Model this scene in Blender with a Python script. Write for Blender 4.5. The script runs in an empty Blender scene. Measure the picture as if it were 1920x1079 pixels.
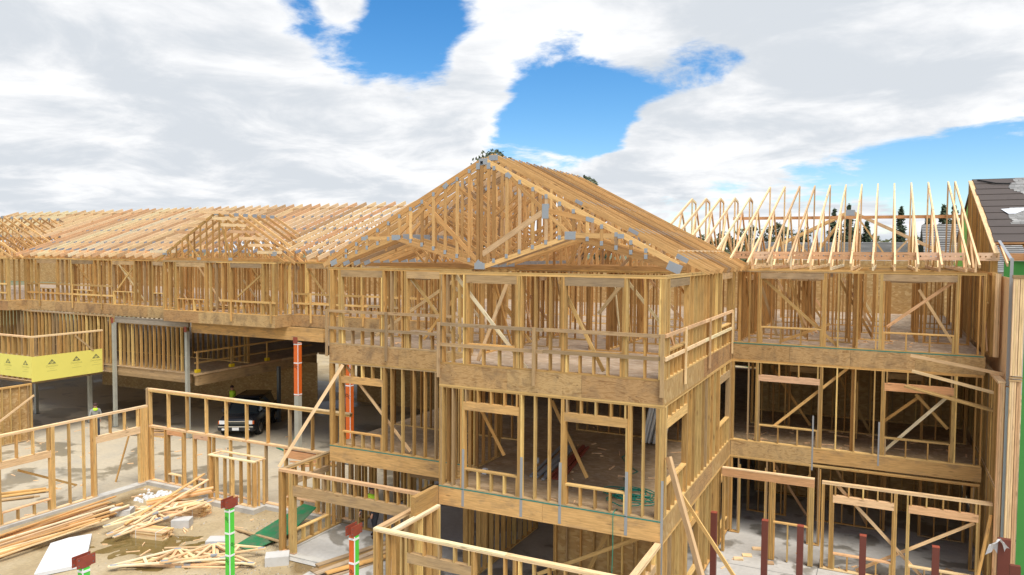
import bpy, bmesh, math, random
from mathutils import Vector, Matrix
R = math.radians
random.seed(11)
C = bpy.context.scene.collection
sc = bpy.context.scene

# ------------------------------------------------------------------ camera
cam = bpy.data.cameras.new('camera'); co = bpy.data.objects.new('camera', cam); C.objects.link(co)
cam.sensor_width = 36; cam.sensor_fit = 'HORIZONTAL'; cam.lens = 26.56; cam.clip_end = 6000; cam.clip_start = .1
pi_, ro_, ya_ = 0.047, 0.0067, -0.4572
F_ = Vector((math.sin(ya_)*math.cos(pi_), math.cos(ya_)*math.cos(pi_), -math.sin(pi_)))
R0 = Vector((math.cos(ya_), -math.sin(ya_), 0)); U0 = R0.cross(F_)
R_ = R0*math.cos(ro_)+U0*math.sin(ro_); U_ = U0*math.cos(ro_)-R0*math.sin(ro_)
CAM = Vector((4.5615, -17.3747, 9.5775))
M = Matrix((R_, U_, -F_)).transposed().to_4x4(); M.translation = CAM
co.matrix_world = M
sc.camera = co

# ------------------------------------------------------------------ sky, sun, exposure
SUN_DIR = Vector((.38, -.26, .90)).normalized()          # towards the sun
w = bpy.data.worlds.new('World'); sc.world = w; w.use_nodes = True
nt = w.node_tree; nt.nodes.clear()
def nd(t, **k):
    n = nt.nodes.new(t)
    for a, b in k.items(): setattr(n, a, b)
    return n
def lk(a, b): nt.links.new(a, b)
def mth(op, a, b=None, c=None, clamp=False):
    n = nd('ShaderNodeMath', operation=op, use_clamp=clamp)
    for i, v in enumerate((a, b, c)):
        if v is None: continue
        if isinstance(v, (int, float)): n.inputs[i].default_value = v
        else: lk(v, n.inputs[i])
    return n.outputs[0]
def build_world():
    out = nd('ShaderNodeOutputWorld'); bg = nd('ShaderNodeBackground'); bg.inputs[1].default_value = .1
    sky = nd('ShaderNodeTexSky', sky_type='NISHITA', sun_disc=False)
    sky.sun_elevation = math.asin(SUN_DIR.z); sky.sun_rotation = math.atan2(SUN_DIR.x, SUN_DIR.y)
    sky.air_density = 1.0; sky.dust_density = .3; sky.ozone_density = 3.0; sky.altitude = 300
    hs = nd('ShaderNodeHueSaturation'); hs.inputs['Saturation'].default_value = 1.35; hs.inputs['Value'].default_value = .92
    lk(sky.outputs[0], hs.inputs['Color'])
    tc = nd('ShaderNodeTexCoord'); d = tc.outputs['Generated']
    sep = nd('ShaderNodeSeparateXYZ'); lk(d, sep.inputs[0])
    zz = mth('MAXIMUM', mth('ADD', sep.outputs[2], .16), .02)
    cmb = nd('ShaderNodeCombineXYZ')
    lk(mth('DIVIDE', sep.outputs[0], zz), cmb.inputs[0]); lk(mth('DIVIDE', sep.outputs[1], zz), cmb.inputs[1])
    def noise(scale, det, rough, off, dist=0.0):
        mp = nd('ShaderNodeMapping'); lk(cmb.outputs[0], mp.inputs[0]); mp.inputs['Location'].default_value = off
        n = nd('ShaderNodeTexNoise'); lk(mp.outputs[0], n.inputs['Vector'])
        n.inputs['Scale'].default_value = scale; n.inputs['Detail'].default_value = det
        n.inputs['Roughness'].default_value = rough; n.inputs['Distortion'].default_value = dist
        return n.outputs[0]
    big = noise(.75, 12, .6, (3.1, 1.7, .4), .25)
    fine = noise(3.2, 12, .62, (7.1, 2.2, .1), .3)
    cov = mth('ADD', mth('MULTIPLY', big, .62), mth('MULTIPLY', fine, .38))
    # broad clearings and thick banks of the cloud deck (directions in the world)
    def pix(u, v): return (F_ + R_*((u-960)/1416.6) + U_*((539.5-v)/1416.6)).normalized()
    for u, v, rad, amp in SKYBLOBS:
        c = pix(u, v)
        dp = nd('ShaderNodeVectorMath', operation='DOT_PRODUCT'); lk(d, dp.inputs[0]); dp.inputs[1].default_value = c
        ang = mth('SUBTRACT', 1.0, dp.outputs['Value'])
        g = mth('EXPONENT', mth('MULTIPLY', ang, -1.0/(1-math.cos(rad))))
        cov = mth('MULTIPLY_ADD', g, amp, cov)
    mr = nd('ShaderNodeMapRange', interpolation_type='SMOOTHSTEP'); lk(cov, mr.inputs[0])
    mr.inputs[1].default_value = .44; mr.inputs[2].default_value = .535
    shade = noise(1.9, 12, .6, (3.35, 1.45, .4), .35)
    mr2 = nd('ShaderNodeMapRange', interpolation_type='SMOOTHSTEP')
    lk(mth('ADD', mth('MULTIPLY', shade, .75), mth('MULTIPLY', cov, .35)), mr2.inputs[0])
    mr2.inputs[1].default_value = .47; mr2.inputs[2].default_value = .70
    cr = nd('ShaderNodeValToRGB'); lk(mr2.outputs[0], cr.inputs[0])
    e = cr.color_ramp.elements
    e[0].position = 0; e[0].color = (.60, .605, .61, 1); e[1].position = 1; e[1].color = (.405, .43, .46, 1)
    m_ = cr.color_ramp.elements.new(.45); m_.color = (.515, .525, .54, 1)
    sc10 = nd('ShaderNodeVectorMath', operation='SCALE'); lk(cr.outputs[0], sc10.inputs[0]); sc10.inputs[3].default_value = 10
    mix = nd('ShaderNodeMix', data_type='RGBA'); lk(mr.outputs[0], mix.inputs[0])
    lk(hs.outputs[0], mix.inputs[6]); lk(sc10.outputs[0], mix.inputs[7])
    lk(mix.outputs[2], bg.inputs[0]); lk(bg.outputs[0], out.inputs[0])
SKYBLOBS = [(690, 30, .11, -.23), (560, 5, .05, -.12), (800, 85, .07, -.16), (1040, 190, .08, -.19), (1150, 195, .07, -.21), (1290, 130, .06, -.24), (1390, 115, .045, -.2), (960, 225, .05, -.12), (1110, 240, .05, -.16),
            (1890, 270, .07, -.24), (1760, 290, .06, -.2), (1640, 300, .06, -.18), (1520, 320, .05, -.12), (1340, 330, .04, -.08), (1090, 270, .04, -.08), (1110, 345, .06, .22), (900, 120, .03, -.06),
            (250, 150, .26, .18), (1350, 20, .14, .18), (1700, 40, .2, .18), (1560, 195, .07, .24), (1740, 190, .07, .24), (1880, 190, .05, .14), (1200, 265, .05, .18), (1330, 260, .06, .14), (890, 135, .035, .16), (930, 60, .05, .14), (640, 5, .03, .2), (700, 290, .16, .16), (60, 380, .2, .1), (930, 190, .03, .08)]
build_world()
sun = bpy.data.lights.new('sun', 'SUN'); so = bpy.data.objects.new('sun', sun); C.objects.link(so)
sun.energy = 2.6; sun.angle = R(35); sun.color = (1, .95, .87)
so.rotation_euler = (-SUN_DIR).to_track_quat('-Z', 'Y').to_euler()
sc.view_settings.view_transform = 'Standard'; sc.view_settings.look = 'None'
sc.view_settings.gamma = 1; sc.view_settings.exposure = 0.82; sc.view_settings.use_curve_mapping = False
sc.render.engine = 'CYCLES'
sc.cycles.max_bounces = 6; sc.cycles.diffuse_bounces = 4; sc.cycles.use_denoising = True

# ------------------------------------------------------------------ materials
MATS = {}
def mat(name):
    m = bpy.data.materials.new(name); m.use_nodes = True
    global nt
    nt = m.node_tree; nt.nodes.clear()
    o = nd('ShaderNodeOutputMaterial'); p = nd('ShaderNodeBsdfPrincipled'); lk(p.outputs[0], o.inputs[0])
    MATS[name] = m
    return p
def ramp(src, stops):
    r = nd('ShaderNodeValToRGB'); lk(src, r.inputs[0]); el = r.color_ramp.elements
    while len(el) < len(stops): el.new(.5)
    for e, (p, c) in zip(el, stops): e.position = p; e.color = (*c, 1)
    return r.outputs[0]
def texn(vec, scale, det=4, rough=.55, dist=0):
    n = nd('ShaderNodeTexNoise'); lk(vec, n.inputs['Vector'])
    n.inputs['Scale'].default_value = scale; n.inputs['Detail'].default_value = det
    n.inputs['Roughness'].default_value = rough; n.inputs['Distortion'].default_value = dist
    return n.outputs[0]
def mapped(scale, rnd=True):
    tc = nd('ShaderNodeTexCoord'); mp = nd('ShaderNodeMapping'); mp.inputs['Scale'].default_value = scale
    lk(tc.outputs['Object'], mp.inputs[0])
    if rnd:
        oi = nd('ShaderNodeObjectInfo')
        v = nd('ShaderNodeVectorMath', operation='SCALE'); v.inputs[0].default_value = (37, 19, 53); lk(oi.outputs['Random'], v.inputs[3])
        a = nd('ShaderNodeVectorMath', operation='ADD'); lk(mp.outputs[0], a.inputs[0]); lk(v.outputs[0], a.inputs[1])
        return a.outputs[0], oi.outputs['Random']
    return mp.outputs[0], None
def mixc(fac, a, b, mode='MIX'):
    n = nd('ShaderNodeMix', data_type='RGBA', blend_type=mode)
    for i, v in ((0, fac), (6, a), (7, b)):
        if isinstance(v, (int, float)): n.inputs[i].default_value = v
        elif isinstance(v, tuple): n.inputs[i].default_value = (*v, 1)
        else: lk(v, n.inputs[i])
    return n.outputs[2]
def bump(p, h, s=.3, d=.01):
    b = nd('ShaderNodeBump'); b.inputs['Strength'].default_value = s; b.inputs['Distance'].default_value = d
    lk(h, b.inputs['Height']); lk(b.outputs[0], p.inputs['Normal'])
def wood(name, stops, grain=.5, stain=.0, knots=.6):
    p = mat(name)
    v, r = mapped((1.0, 14, 14))
    cols = []
    rv = random.Random(name)
    for k in range(14):
        u = rv.random(); lo_ = [q for q in stops if q[0] <= u][-1]; hi_ = [q for q in stops if q[0] >= u][0]; f = (u-lo_[0])/max(1e-6, hi_[0]-lo_[0])
        g_ = rv.choice((.82, 1.0, 1.12, 1.2, 1.3))*1.17; cc = [min(.88, (a_*(1-f)+b_*f)*g_*w_) for a_, b_, w_ in zip(lo_[1], hi_[1], (1.02, 1.0, .9))]
        if rv.random() < .12: l_ = sum(cc)/3; cc = [x*.75+l_*.25 for x in cc]
        cols.append((k/14, tuple(cc)))
    base = ramp(r, cols); base.node.color_ramp.interpolation = 'CONSTANT'
    g = texn(v, 2.2, 5, .6, .6)
    gr = ramp(g, [(.3, (.72, .68, .62)), (.62, (1.08, 1.06, 1.04))])
    col = mixc(grain, base, mixc(1.0, base, gr, 'MULTIPLY'))
    vo = nd('ShaderNodeTexVoronoi'); v2, _ = mapped((1.5, 6, 6)); lk(v2, vo.inputs['Vector']); vo.inputs['Scale'].default_value = 1.0
    kn = nd('ShaderNodeMapRange'); lk(vo.outputs['Distance'], kn.inputs[0]); kn.inputs[1].default_value = .06; kn.inputs[2].default_value = .17
    kn.inputs[3].default_value = knots; kn.inputs[4].default_value = 0
    col = mixc(kn.outputs[0], col, (.20, .10, .04))
    v3, _ = mapped((.8, 1.6, 1.6))
    st = texn(v3, 1.7, 5, .62)
    sf = nd('ShaderNodeMapRange'); lk(st, sf.inputs[0]); sf.inputs[1].default_value = .5; sf.inputs[2].default_value = .78; sf.inputs[4].default_value = stain
    col = mixc(sf.outputs[0], col, (.17, .13, .10))
    lk(col, p.inputs['Base Color']); p.inputs['Roughness'].default_value = .78; p.inputs['Specular IOR Level'].default_value = .25
    bump(p, g, .25, .004)
wood('lumber', [(0, (.50, .315, .125)), (.28, (.60, .415, .185)), (.5, (.40, .23, .085)), (.75, (.56, .38, .165)), (1, (.33, .18, .066))], 1.0, .35)
wood('stud_wood', [(0, (.53, .355, .135)), (.25, (.64, .465, .205)), (.5, (.42, .25, .09)), (.75, (.60, .425, .185)), (1, (.35, .195, .068))], 1.0, .25)
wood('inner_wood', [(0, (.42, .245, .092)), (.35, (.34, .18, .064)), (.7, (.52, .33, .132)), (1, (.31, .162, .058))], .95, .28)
wood('pale_lumber', [(0, (.66, .475, .295)), (.35, (.58, .385, .225)), (.7, (.71, .54, .36)), (1, (.53, .32, .185))], .9, .2)
wood('truss_wood', [(0, (.57, .365, .165)), (.25, (.43, .24, .10)), (.5, (.67, .46, .225)), (.75, (.36, .19, .078)), (1, (.61, .40, .19))], .95, .18)
wood('weathered', [(0, (.33, .23, .14)), (.4, (.41, .285, .16)), (.7, (.28, .21, .145)), (1, (.47, .315, .165))], .95, .6)
wood('beam_wood', [(0, (.47, .295, .13)), (.5, (.42, .26, .112)), (1, (.54, .35, .155))], .95, .7)
wood('red_lumber', [(0, (.50, .27, .145)), (.5, (.56, .325, .175)), (1, (.45, .235, .125))], .85, .25)
wood('vent_wood', [(0, (.60, .36, .225)), (.5, (.66, .41, .26)), (1, (.56, .33, .2))], .8, .1)
wood('grey_wood', [(0, (.27, .225, .18)), (.5, (.33, .28, .225)), (1, (.24, .195, .155))], .9, .5)
def plywood(name, stops, stain):
    p = mat(name)
    v, r = mapped((1.2, 5, 5))
    base = ramp(r, stops)
    wv = texn(v, 1.4, 6, .6, 2.5)
    gr = ramp(wv, [(.34, (.58, .5, .42)), (.5, (1.05, 1.05, 1.05)), (.64, (.72, .64, .55))])
    col = mixc(.9, base, mixc(1, base, gr, 'MULTIPLY'))
    v2, _ = mapped((1.6, 3.5, 3.5)); vo = nd('ShaderNodeTexVoronoi'); lk(v2, vo.inputs['Vector']); vo.inputs['Scale'].default_value = 1.5
    kn = nd('ShaderNodeMapRange'); lk(vo.outputs['Distance'], kn.inputs[0]); kn.inputs[1].default_value = .04; kn.inputs[2].default_value = .1; kn.inputs[3].default_value = .75; kn.inputs[4].default_value = 0
    col = mixc(kn.outputs[0], col, (.12, .065, .03))
    v3, _ = mapped((1.4, .9, .9)); st = texn(v3, 1.5, 6, .65, .5)
    sf = nd('ShaderNodeMapRange'); lk(st, sf.inputs[0]); sf.inputs[1].default_value = .48; sf.inputs[2].default_value = .74; sf.inputs[4].default_value = stain
    col = mixc(sf.outputs[0], col, (.16, .11, .07))
    lk(col, p.inputs['Base Color']); p.inputs['Roughness'].default_value = .8; p.inputs['Specular IOR Level'].default_value = .2
plywood('plywood', [(0, (.58, .40, .185)), (.3, (.42, .235, .105)), (.6, (.63, .44, .21)), (.8, (.49, .32, .145)), (1, (.53, .33, .145))], .75)
def osb(name, a, b, c, sc_=1.0, wet=0.0, rough=.8):
    p = mat(name)
    tc = nd('ShaderNodeTexCoord')
    vo = nd('ShaderNodeTexVoronoi'); mp = nd('ShaderNodeMapping'); lk(tc.outputs['Object'], mp.inputs[0]); mp.inputs['Scale'].default_value = (14*sc_, 14*sc_, 14*sc_)
    nz = texn(mp.outputs[0], .25, 3); ad = nd('ShaderNodeVectorMath', operation='MULTIPLY_ADD'); lk(mp.outputs[0], ad.inputs[0]); ad.inputs[1].default_value = (1, .45, .6); lk(nz, ad.inputs[2])
    lk(ad.outputs[0], vo.inputs['Vector']); vo.inputs['Scale'].default_value = 1
    cl = nd('ShaderNodeSeparateColor'); lk(vo.outputs['Color'], cl.inputs[0])
    col = ramp(cl.outputs[0], [(0, a), (.5, b), (1, c)])
    big = texn(tc.outputs['Object'], .8, 6, .62)
    mr = nd('ShaderNodeMapRange'); lk(big, mr.inputs[0]); mr.inputs[1].default_value = .42; mr.inputs[2].default_value = .66; mr.inputs[4].default_value = wet
    col = mixc(mr.outputs[0], col, (.10, .075, .05))
    lk(col, p.inputs['Base Color']); p.inputs['Roughness'].default_value = rough; p.inputs['Specular IOR Level'].default_value = .25
osb('osb', (.52, .34, .14), (.41, .24, .09), (.60, .42, .20), 1.0, .15)
osb('deck_osb', (.52, .37, .21), (.42, .28, .15), (.58, .43, .27), .8, .35)
osb('deck_grey', (.42, .32, .22), (.34, .24, .155), (.49, .385, .28), .6, .4)
def flat(name, col, rough=.6, metal=0, var=.0, scale=3, spec=.4, dark=(.1, .09, .07), lo=.48, hi=.75):
    p = mat(name)
    if var > 0:
        tc = nd('ShaderNodeTexCoord'); n = texn(tc.outputs['Object'], scale, 6, .6)
        mr = nd('ShaderNodeMapRange'); lk(n, mr.inputs[0]); mr.inputs[1].default_value = lo; mr.inputs[2].default_value = hi; mr.inputs[4].default_value = var
        lk(mixc(mr.outputs[0], col, dark), p.inputs['Base Color'])
    else: p.inputs['Base Color'].default_value = (*col, 1)
    p.inputs['Roughness'].default_value = rough; p.inputs['Metallic'].default_value = metal; p.inputs['Specular IOR Level'].default_value = spec
    return p
flat('plate_steel', (.40, .43, .46), .5, .4, .3, 14, dark=(.3, .32, .34))
flat('galv', (.38, .39, .39), .55, .3, .45, 3, dark=(.32, .35, .37))
flat('galv_blue', (.42, .52, .55), .5, .3, .3, 3, dark=(.28, .36, .38))
flat('column_paint', (.40, .395, .33), .6, .0, .5, 2, dark=(.22, .22, .19))
flat('primer_red', (.15, .04, .026), .55, .0, .5, 2.5, dark=(.12, .03, .02))
flat('bracket_red', (.30, .065, .035), .55, 0, .5, 6, dark=(.16, .03, .02))
flat('wrap_green', (.10, .62, .06), .42, 0, .25, 5, dark=(.05, .4, .03))
flat('wrap_orange', (.72, .14, .02), .42, 0, .25, 5, dark=(.5, .08, .01))
flat('tape_white', (.82, .82, .80), .5)
flat('ink', (.02, .025, .02), .6)
flat('board_yellow', (.80, .72, .16), .7, 0, .2, 1.5, dark=(.62, .58, .13))
flat('print_grey', (.20, .20, .08), .8)
flat('print_pale', (.52, .49, .12), .8)
flat('foam_white', (.68, .69, .69), .8, 0, .25, 4, dark=(.55, .52, .47))
flat('block_grey', (.55, .54, .51), .85, 0, .4, 4, dark=(.36, .34, .30))
flat('curb', (.50, .48, .43), .9, 0, .6, 2, dark=(.24, .22, .19))
flat('green_panel', (.012, .17, .06), .6, 0, .7, 3.5, dark=(.10, .13, .075), lo=.42, hi=.62)
flat('sheath_green', (.06, .27, .055), .65, 0, .3, 1, dark=(.03, .2, .035))
flat('sheath_lime', (.20, .55, .05), .65, 0, .2, 1, dark=(.14, .4, .03))
flat('hose_green', (.01, .22, .15), .4)
flat('felt', (.088, .070, .060), .9, 0, .4, 1.5, dark=(.055, .045, .04))
flat('tape_green', (.02, .22, .18), .5)
flat('pvc', (.80, .81, .80), .35)
flat('poly_white', (.85, .86, .88), .3, 0, .3, 3, dark=(.55, .57, .6))
flat('strap_white', (.8, .8, .78), .5)
flat('paper_red', (.55, .05, .04), .6)
flat('car_paint', (.022, .024, .030), .22, .2, spec=.6)
flat('car_glass', (.02, .03, .035), .06, 0, spec=.8)
flat('tyre', (.02, .02, .02), .85)
flat('chrome', (.75, .76, .78), .18, 1)
flat('lamp_glass', (.85, .87, .88), .12, 0, spec=.8)
flat('indicator', (.75, .16, .03), .3)
flat('hi_vis', (.52, .85, .04), .7)
flat('cloth_grey', (.28, .28, .26), .9, 0, .3, 8, dark=(.18, .18, .17))
flat('cloth_dark', (.04, .042, .05), .9)
flat('skin', (.50, .27, .18), .6)
flat('cap_dark', (.06, .03, .025), .8)
flat('plastic_yellow', (.85, .60, .02), .45)
flat('steel_dark', (.16, .17, .17), .55, .5)
flat('cardboard', (.42, .27, .15), .85, 0, .3, 4, dark=(.3, .19, .1))
def conc(name, a, b, c, puddle, sc_=.35):
    p = mat(name)
    tc = nd('ShaderNodeTexCoord'); o = tc.outputs['Object']
    n1 = texn(o, sc_, 8, .62, .4); n2 = texn(o, 6, 6, .6)
    col = ramp(n1, [(.3, a), (.5, b), (.7, c)])
    col = mixc(.35, col, mixc(1, col, ramp(n2, [(.3, (.7, .7, .7)), (.7, (1.15, 1.15, 1.15))]), 'MULTIPLY'))
    n3 = texn(o, sc_*1.5, 5, .55, .3); mr = nd('ShaderNodeMapRange'); lk(n3, mr.inputs[0]); mr.inputs[1].default_value = .53; mr.inputs[2].default_value = .57; mr.inputs[4].default_value = puddle
    col = mixc(mr.outputs[0], col, mixc(1, col, (.34, .32, .28), 'MULTIPLY'))
    lk(col, p.inputs['Base Color'])
    r = nd('ShaderNodeMapRange'); lk(mr.outputs[0], r.inputs[0]); r.inputs[3].default_value = .85; r.inputs[4].default_value = .3; lk(r.outputs[0], p.inputs['Roughness'])
    bump(p, n2, .3, .02)
conc('concrete', (.40, .385, .355), (.49, .475, .44), (.37, .35, .315), .75, .4)
conc('sandy_slab', (.43, .365, .255), (.50, .43, .31), (.39, .355, .285), .7, .22)
def dirt():
    p = mat('dirt')
    tc = nd('ShaderNodeTexCoord'); o = tc.outputs['Object']
    n1 = texn(o, .35, 8, .62, .4); n2 = texn(o, 9, 8, .7)
    col = ramp(n1, [(.3, (.30, .22, .115)), (.5, (.42, .325, .185)), (.7, (.50, .41, .27))])
    col = mixc(.5, col, mixc(1, col, ramp(n2, [(.3, (.6, .6, .6)), (.7, (1.2, 1.2, 1.2))]), 'MULTIPLY'))
    n3 = texn(o, .22, 4, .5, .3); mr = nd('ShaderNodeMapRange'); lk(n3, mr.inputs[0]); mr.inputs[1].default_value = .55; mr.inputs[2].default_value = .6
    lk(mixc(mr.outputs[0], col, mixc(1, col, (.55, .5, .42), 'MULTIPLY')), p.inputs['Base Color'])
    r = nd('ShaderNodeMapRange'); lk(mr.outputs[0], r.inputs[0]); r.inputs[3].default_value = .92; r.inputs[4].default_value = .22; lk(r.outputs[0], p.inputs['Roughness'])
    bump(p, n2, .6, .03)
dirt()
def land():
    p = mat('land'); tc = nd('ShaderNodeTexCoord'); n = texn(tc.outputs['Object'], .02, 8, .6)
    lk(ramp(n, [(.3, (.07, .10, .035)), (.6, (.16, .15, .07)), (.75, (.2, .18, .12))]), p.inputs['Base Color']); p.inputs['Roughness'].default_value = 1
land()
def water():
    p = mat('puddle_water'); p.inputs['Base Color'].default_value = (.16, .115, .04, 1); p.inputs['Roughness'].default_value = .06
    tc = nd('ShaderNodeTexCoord'); bump(p, texn(tc.outputs['Object'], 6, 3), .06, .01)
water()
def leafm(name, stops):
    p = mat(name); oi = nd('ShaderNodeNewGeometry')
    lk(ramp(oi.outputs['Random Per Island'], stops), p.inputs['Base Color']); p.inputs['Roughness'].default_value = .7; p.inputs['Specular IOR Level'].default_value = .2
leafm('leaf_eucalyptus', [(0, (.05, .07, .04)), (.6, (.10, .12, .07)), (1, (.16, .17, .11))])
leafm('leaf_conifer', [(0, (.035, .055, .032)), (.6, (.06, .085, .045)), (1, (.09, .115, .065))])
leafm('leaf_olive', [(0, (.06, .075, .03)), (.6, (.10, .11, .05)), (1, (.16, .14, .07))])
flat('bark', (.12, .09, .065), .95, 0, .4, 3, dark=(.06, .045, .035))
leafm('shingle', [(0, (.20, .195, .185)), (.35, (.29, .285, .27)), (.7, (.24, .23, .215)), (1, (.37, .36, .34))])
def geo_speck():
    leafm('gravel', [(0, (.2, .16, .11)), (.6, (.32, .27, .2)), (1, (.5, .48, .44))])
geo_speck()

# ------------------------------------------------------------------ object helpers
def setp(o, label=None, cat=None, group=None, kind=None):
    if label: o['label'] = label
    if cat: o['category'] = cat; o['kind'] = 'thing'
    if group: o['group'] = group
    if kind: o['kind'] = kind
    return o
def thing(name, loc, label, cat, group=None):
    o = bpy.data.objects.new(name, None); C.objects.link(o); o.location = loc; o.empty_display_size = .2
    return setp(o, label, cat, group)
MESH = {}
def boxmesh(l, s, t, m):
    k = (round(l, 3), round(s, 3), round(t, 3), m)
    if k in MESH: return MESH[k]
    me = bpy.data.meshes.new('box'); a, b, c = l/2, s/2, t/2
    v = [(x, y, z) for x in (-a, a) for y in (-b, b) for z in (-c, c)]
    me.from_pydata(v, [], [(0, 1, 3, 2), (4, 6, 7, 5), (0, 4, 5, 1), (2, 3, 7, 6), (0, 2, 6, 4), (1, 5, 7, 3)])
    me.materials.append(MATS[m]); MESH[k] = me
    return me
def put(name, me, mw, parent=None):
    """link mesh `me` at world matrix mw under parent (parents are empties or meshes; inverse composed here)"""
    o = bpy.data.objects.new(name, me); C.objects.link(o)
    if parent is not None:
        o.parent = parent
        o.matrix_basis = pw(parent).inverted() @ mw
    else: o.matrix_basis = mw
    return o
def pw(o):
    m = o.matrix_basis.copy()
    while o.parent is not None: o = o.parent; m = o.matrix_basis @ m
    return m
def bar(name, parent, p0, p1, s, t, m, side=(0, 0, 1)):
    """straight timber from p0 to p1; s = size along `side`, t = size across"""
    p0 = Vector(p0); p1 = Vector(p1); d = p1-p0; l = d.length; x = d/l
    sd = Vector(side); y = (sd - x*sd.dot(x))
    if y.length < 1e-5: y = x.orthogonal()
    y.normalize(); z = x.cross(y)
    mw = Matrix((x, y, z)).transposed().to_4x4(); mw.translation = (p0+p1)/2
    return put(name, boxmesh(l, s, t, m), mw, parent)
def block(name, parent, lo, hi, m):
    lo = Vector(lo); hi = Vector(hi); c = (lo+hi)/2; d = hi-lo
    ax = max(range(3), key=lambda i: d[i])
    e = Vector((0, 0, 0)); e[ax] = d[ax]/2
    side = Vector((0, 0, 1)) if ax != 2 else Vector((1, 0, 0))
    si = 2 if ax != 2 else 0; ti = ({0, 1, 2}-{ax, si}).pop()
    return bar(name, parent, c-e, c+e, d[si], d[ti], m, side)
def meshobj(name, verts, faces, m, parent=None, smooth=False, loc=(0, 0, 0)):
    me = bpy.data.meshes.new(name); me.from_pydata(verts, [], faces); me.materials.append(MATS[m])
    if smooth:
        for p in me.polygons: p.use_smooth = True
    return put(name, me, Matrix.Translation(loc), parent)
def bmobj(name, bm, m, parent=None, mw=None, smooth=False):
    me = bpy.data.meshes.new(name); bm.to_mesh(me); bm.free(); me.materials.append(MATS[m])
    if smooth:
        for p in me.polygons: p.use_smooth = True
    return put(name, me, mw or Matrix.Identity(4), parent)
def tube(name, parent, pts, r, m, seg=8):
    pts = [Vector(p) for p in pts]; vs = []; fs = []
    for i, p in enumerate(pts):
        d = (pts[min(i+1, len(pts)-1)]-pts[max(i-1, 0)]).normalized()
        a = d.orthogonal().normalized() if abs(d.z) > .99 else d.cross(Vector((0, 0, 1))).normalized(); b = d.cross(a)
        for k in range(seg):
            an = 2*math.pi*k/seg; vs.append(p+(a*math.cos(an)+b*math.sin(an))*r)
    for i in range(len(pts)-1):
        for k in range(seg):
            fs.append((i*seg+k, i*seg+(k+1) % seg, (i+1)*seg+(k+1) % seg, (i+1)*seg+k))
    fs.append(tuple(range(seg))[::-1]); fs.append(tuple(range((len(pts)-1)*seg, len(pts)*seg)))
    return meshobj(name, vs, fs, m, parent, True)
ORDW = 'first second third fourth fifth sixth seventh eighth ninth tenth eleventh twelfth thirteenth fourteenth fifteenth sixteenth'.split()
COUNT = {}
def nth(key, words=True):
    COUNT[key] = n = COUNT.get(key, 0)+1
    if words and n <= 16: return ORDW[n-1]
    return str(n)+('th' if 10 <= n % 100 <= 20 else {1: 'st', 2: 'nd', 3: 'rd'}.get(n % 10, 'th'))
def pick(*names): return random.choice(names)
J = lambda a=.004: random.uniform(-a, a)

# levels
F2, F3, PT = 3.21, 6.55, 9.05
R3, R2 = .551, .515
SP = .4064

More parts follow.
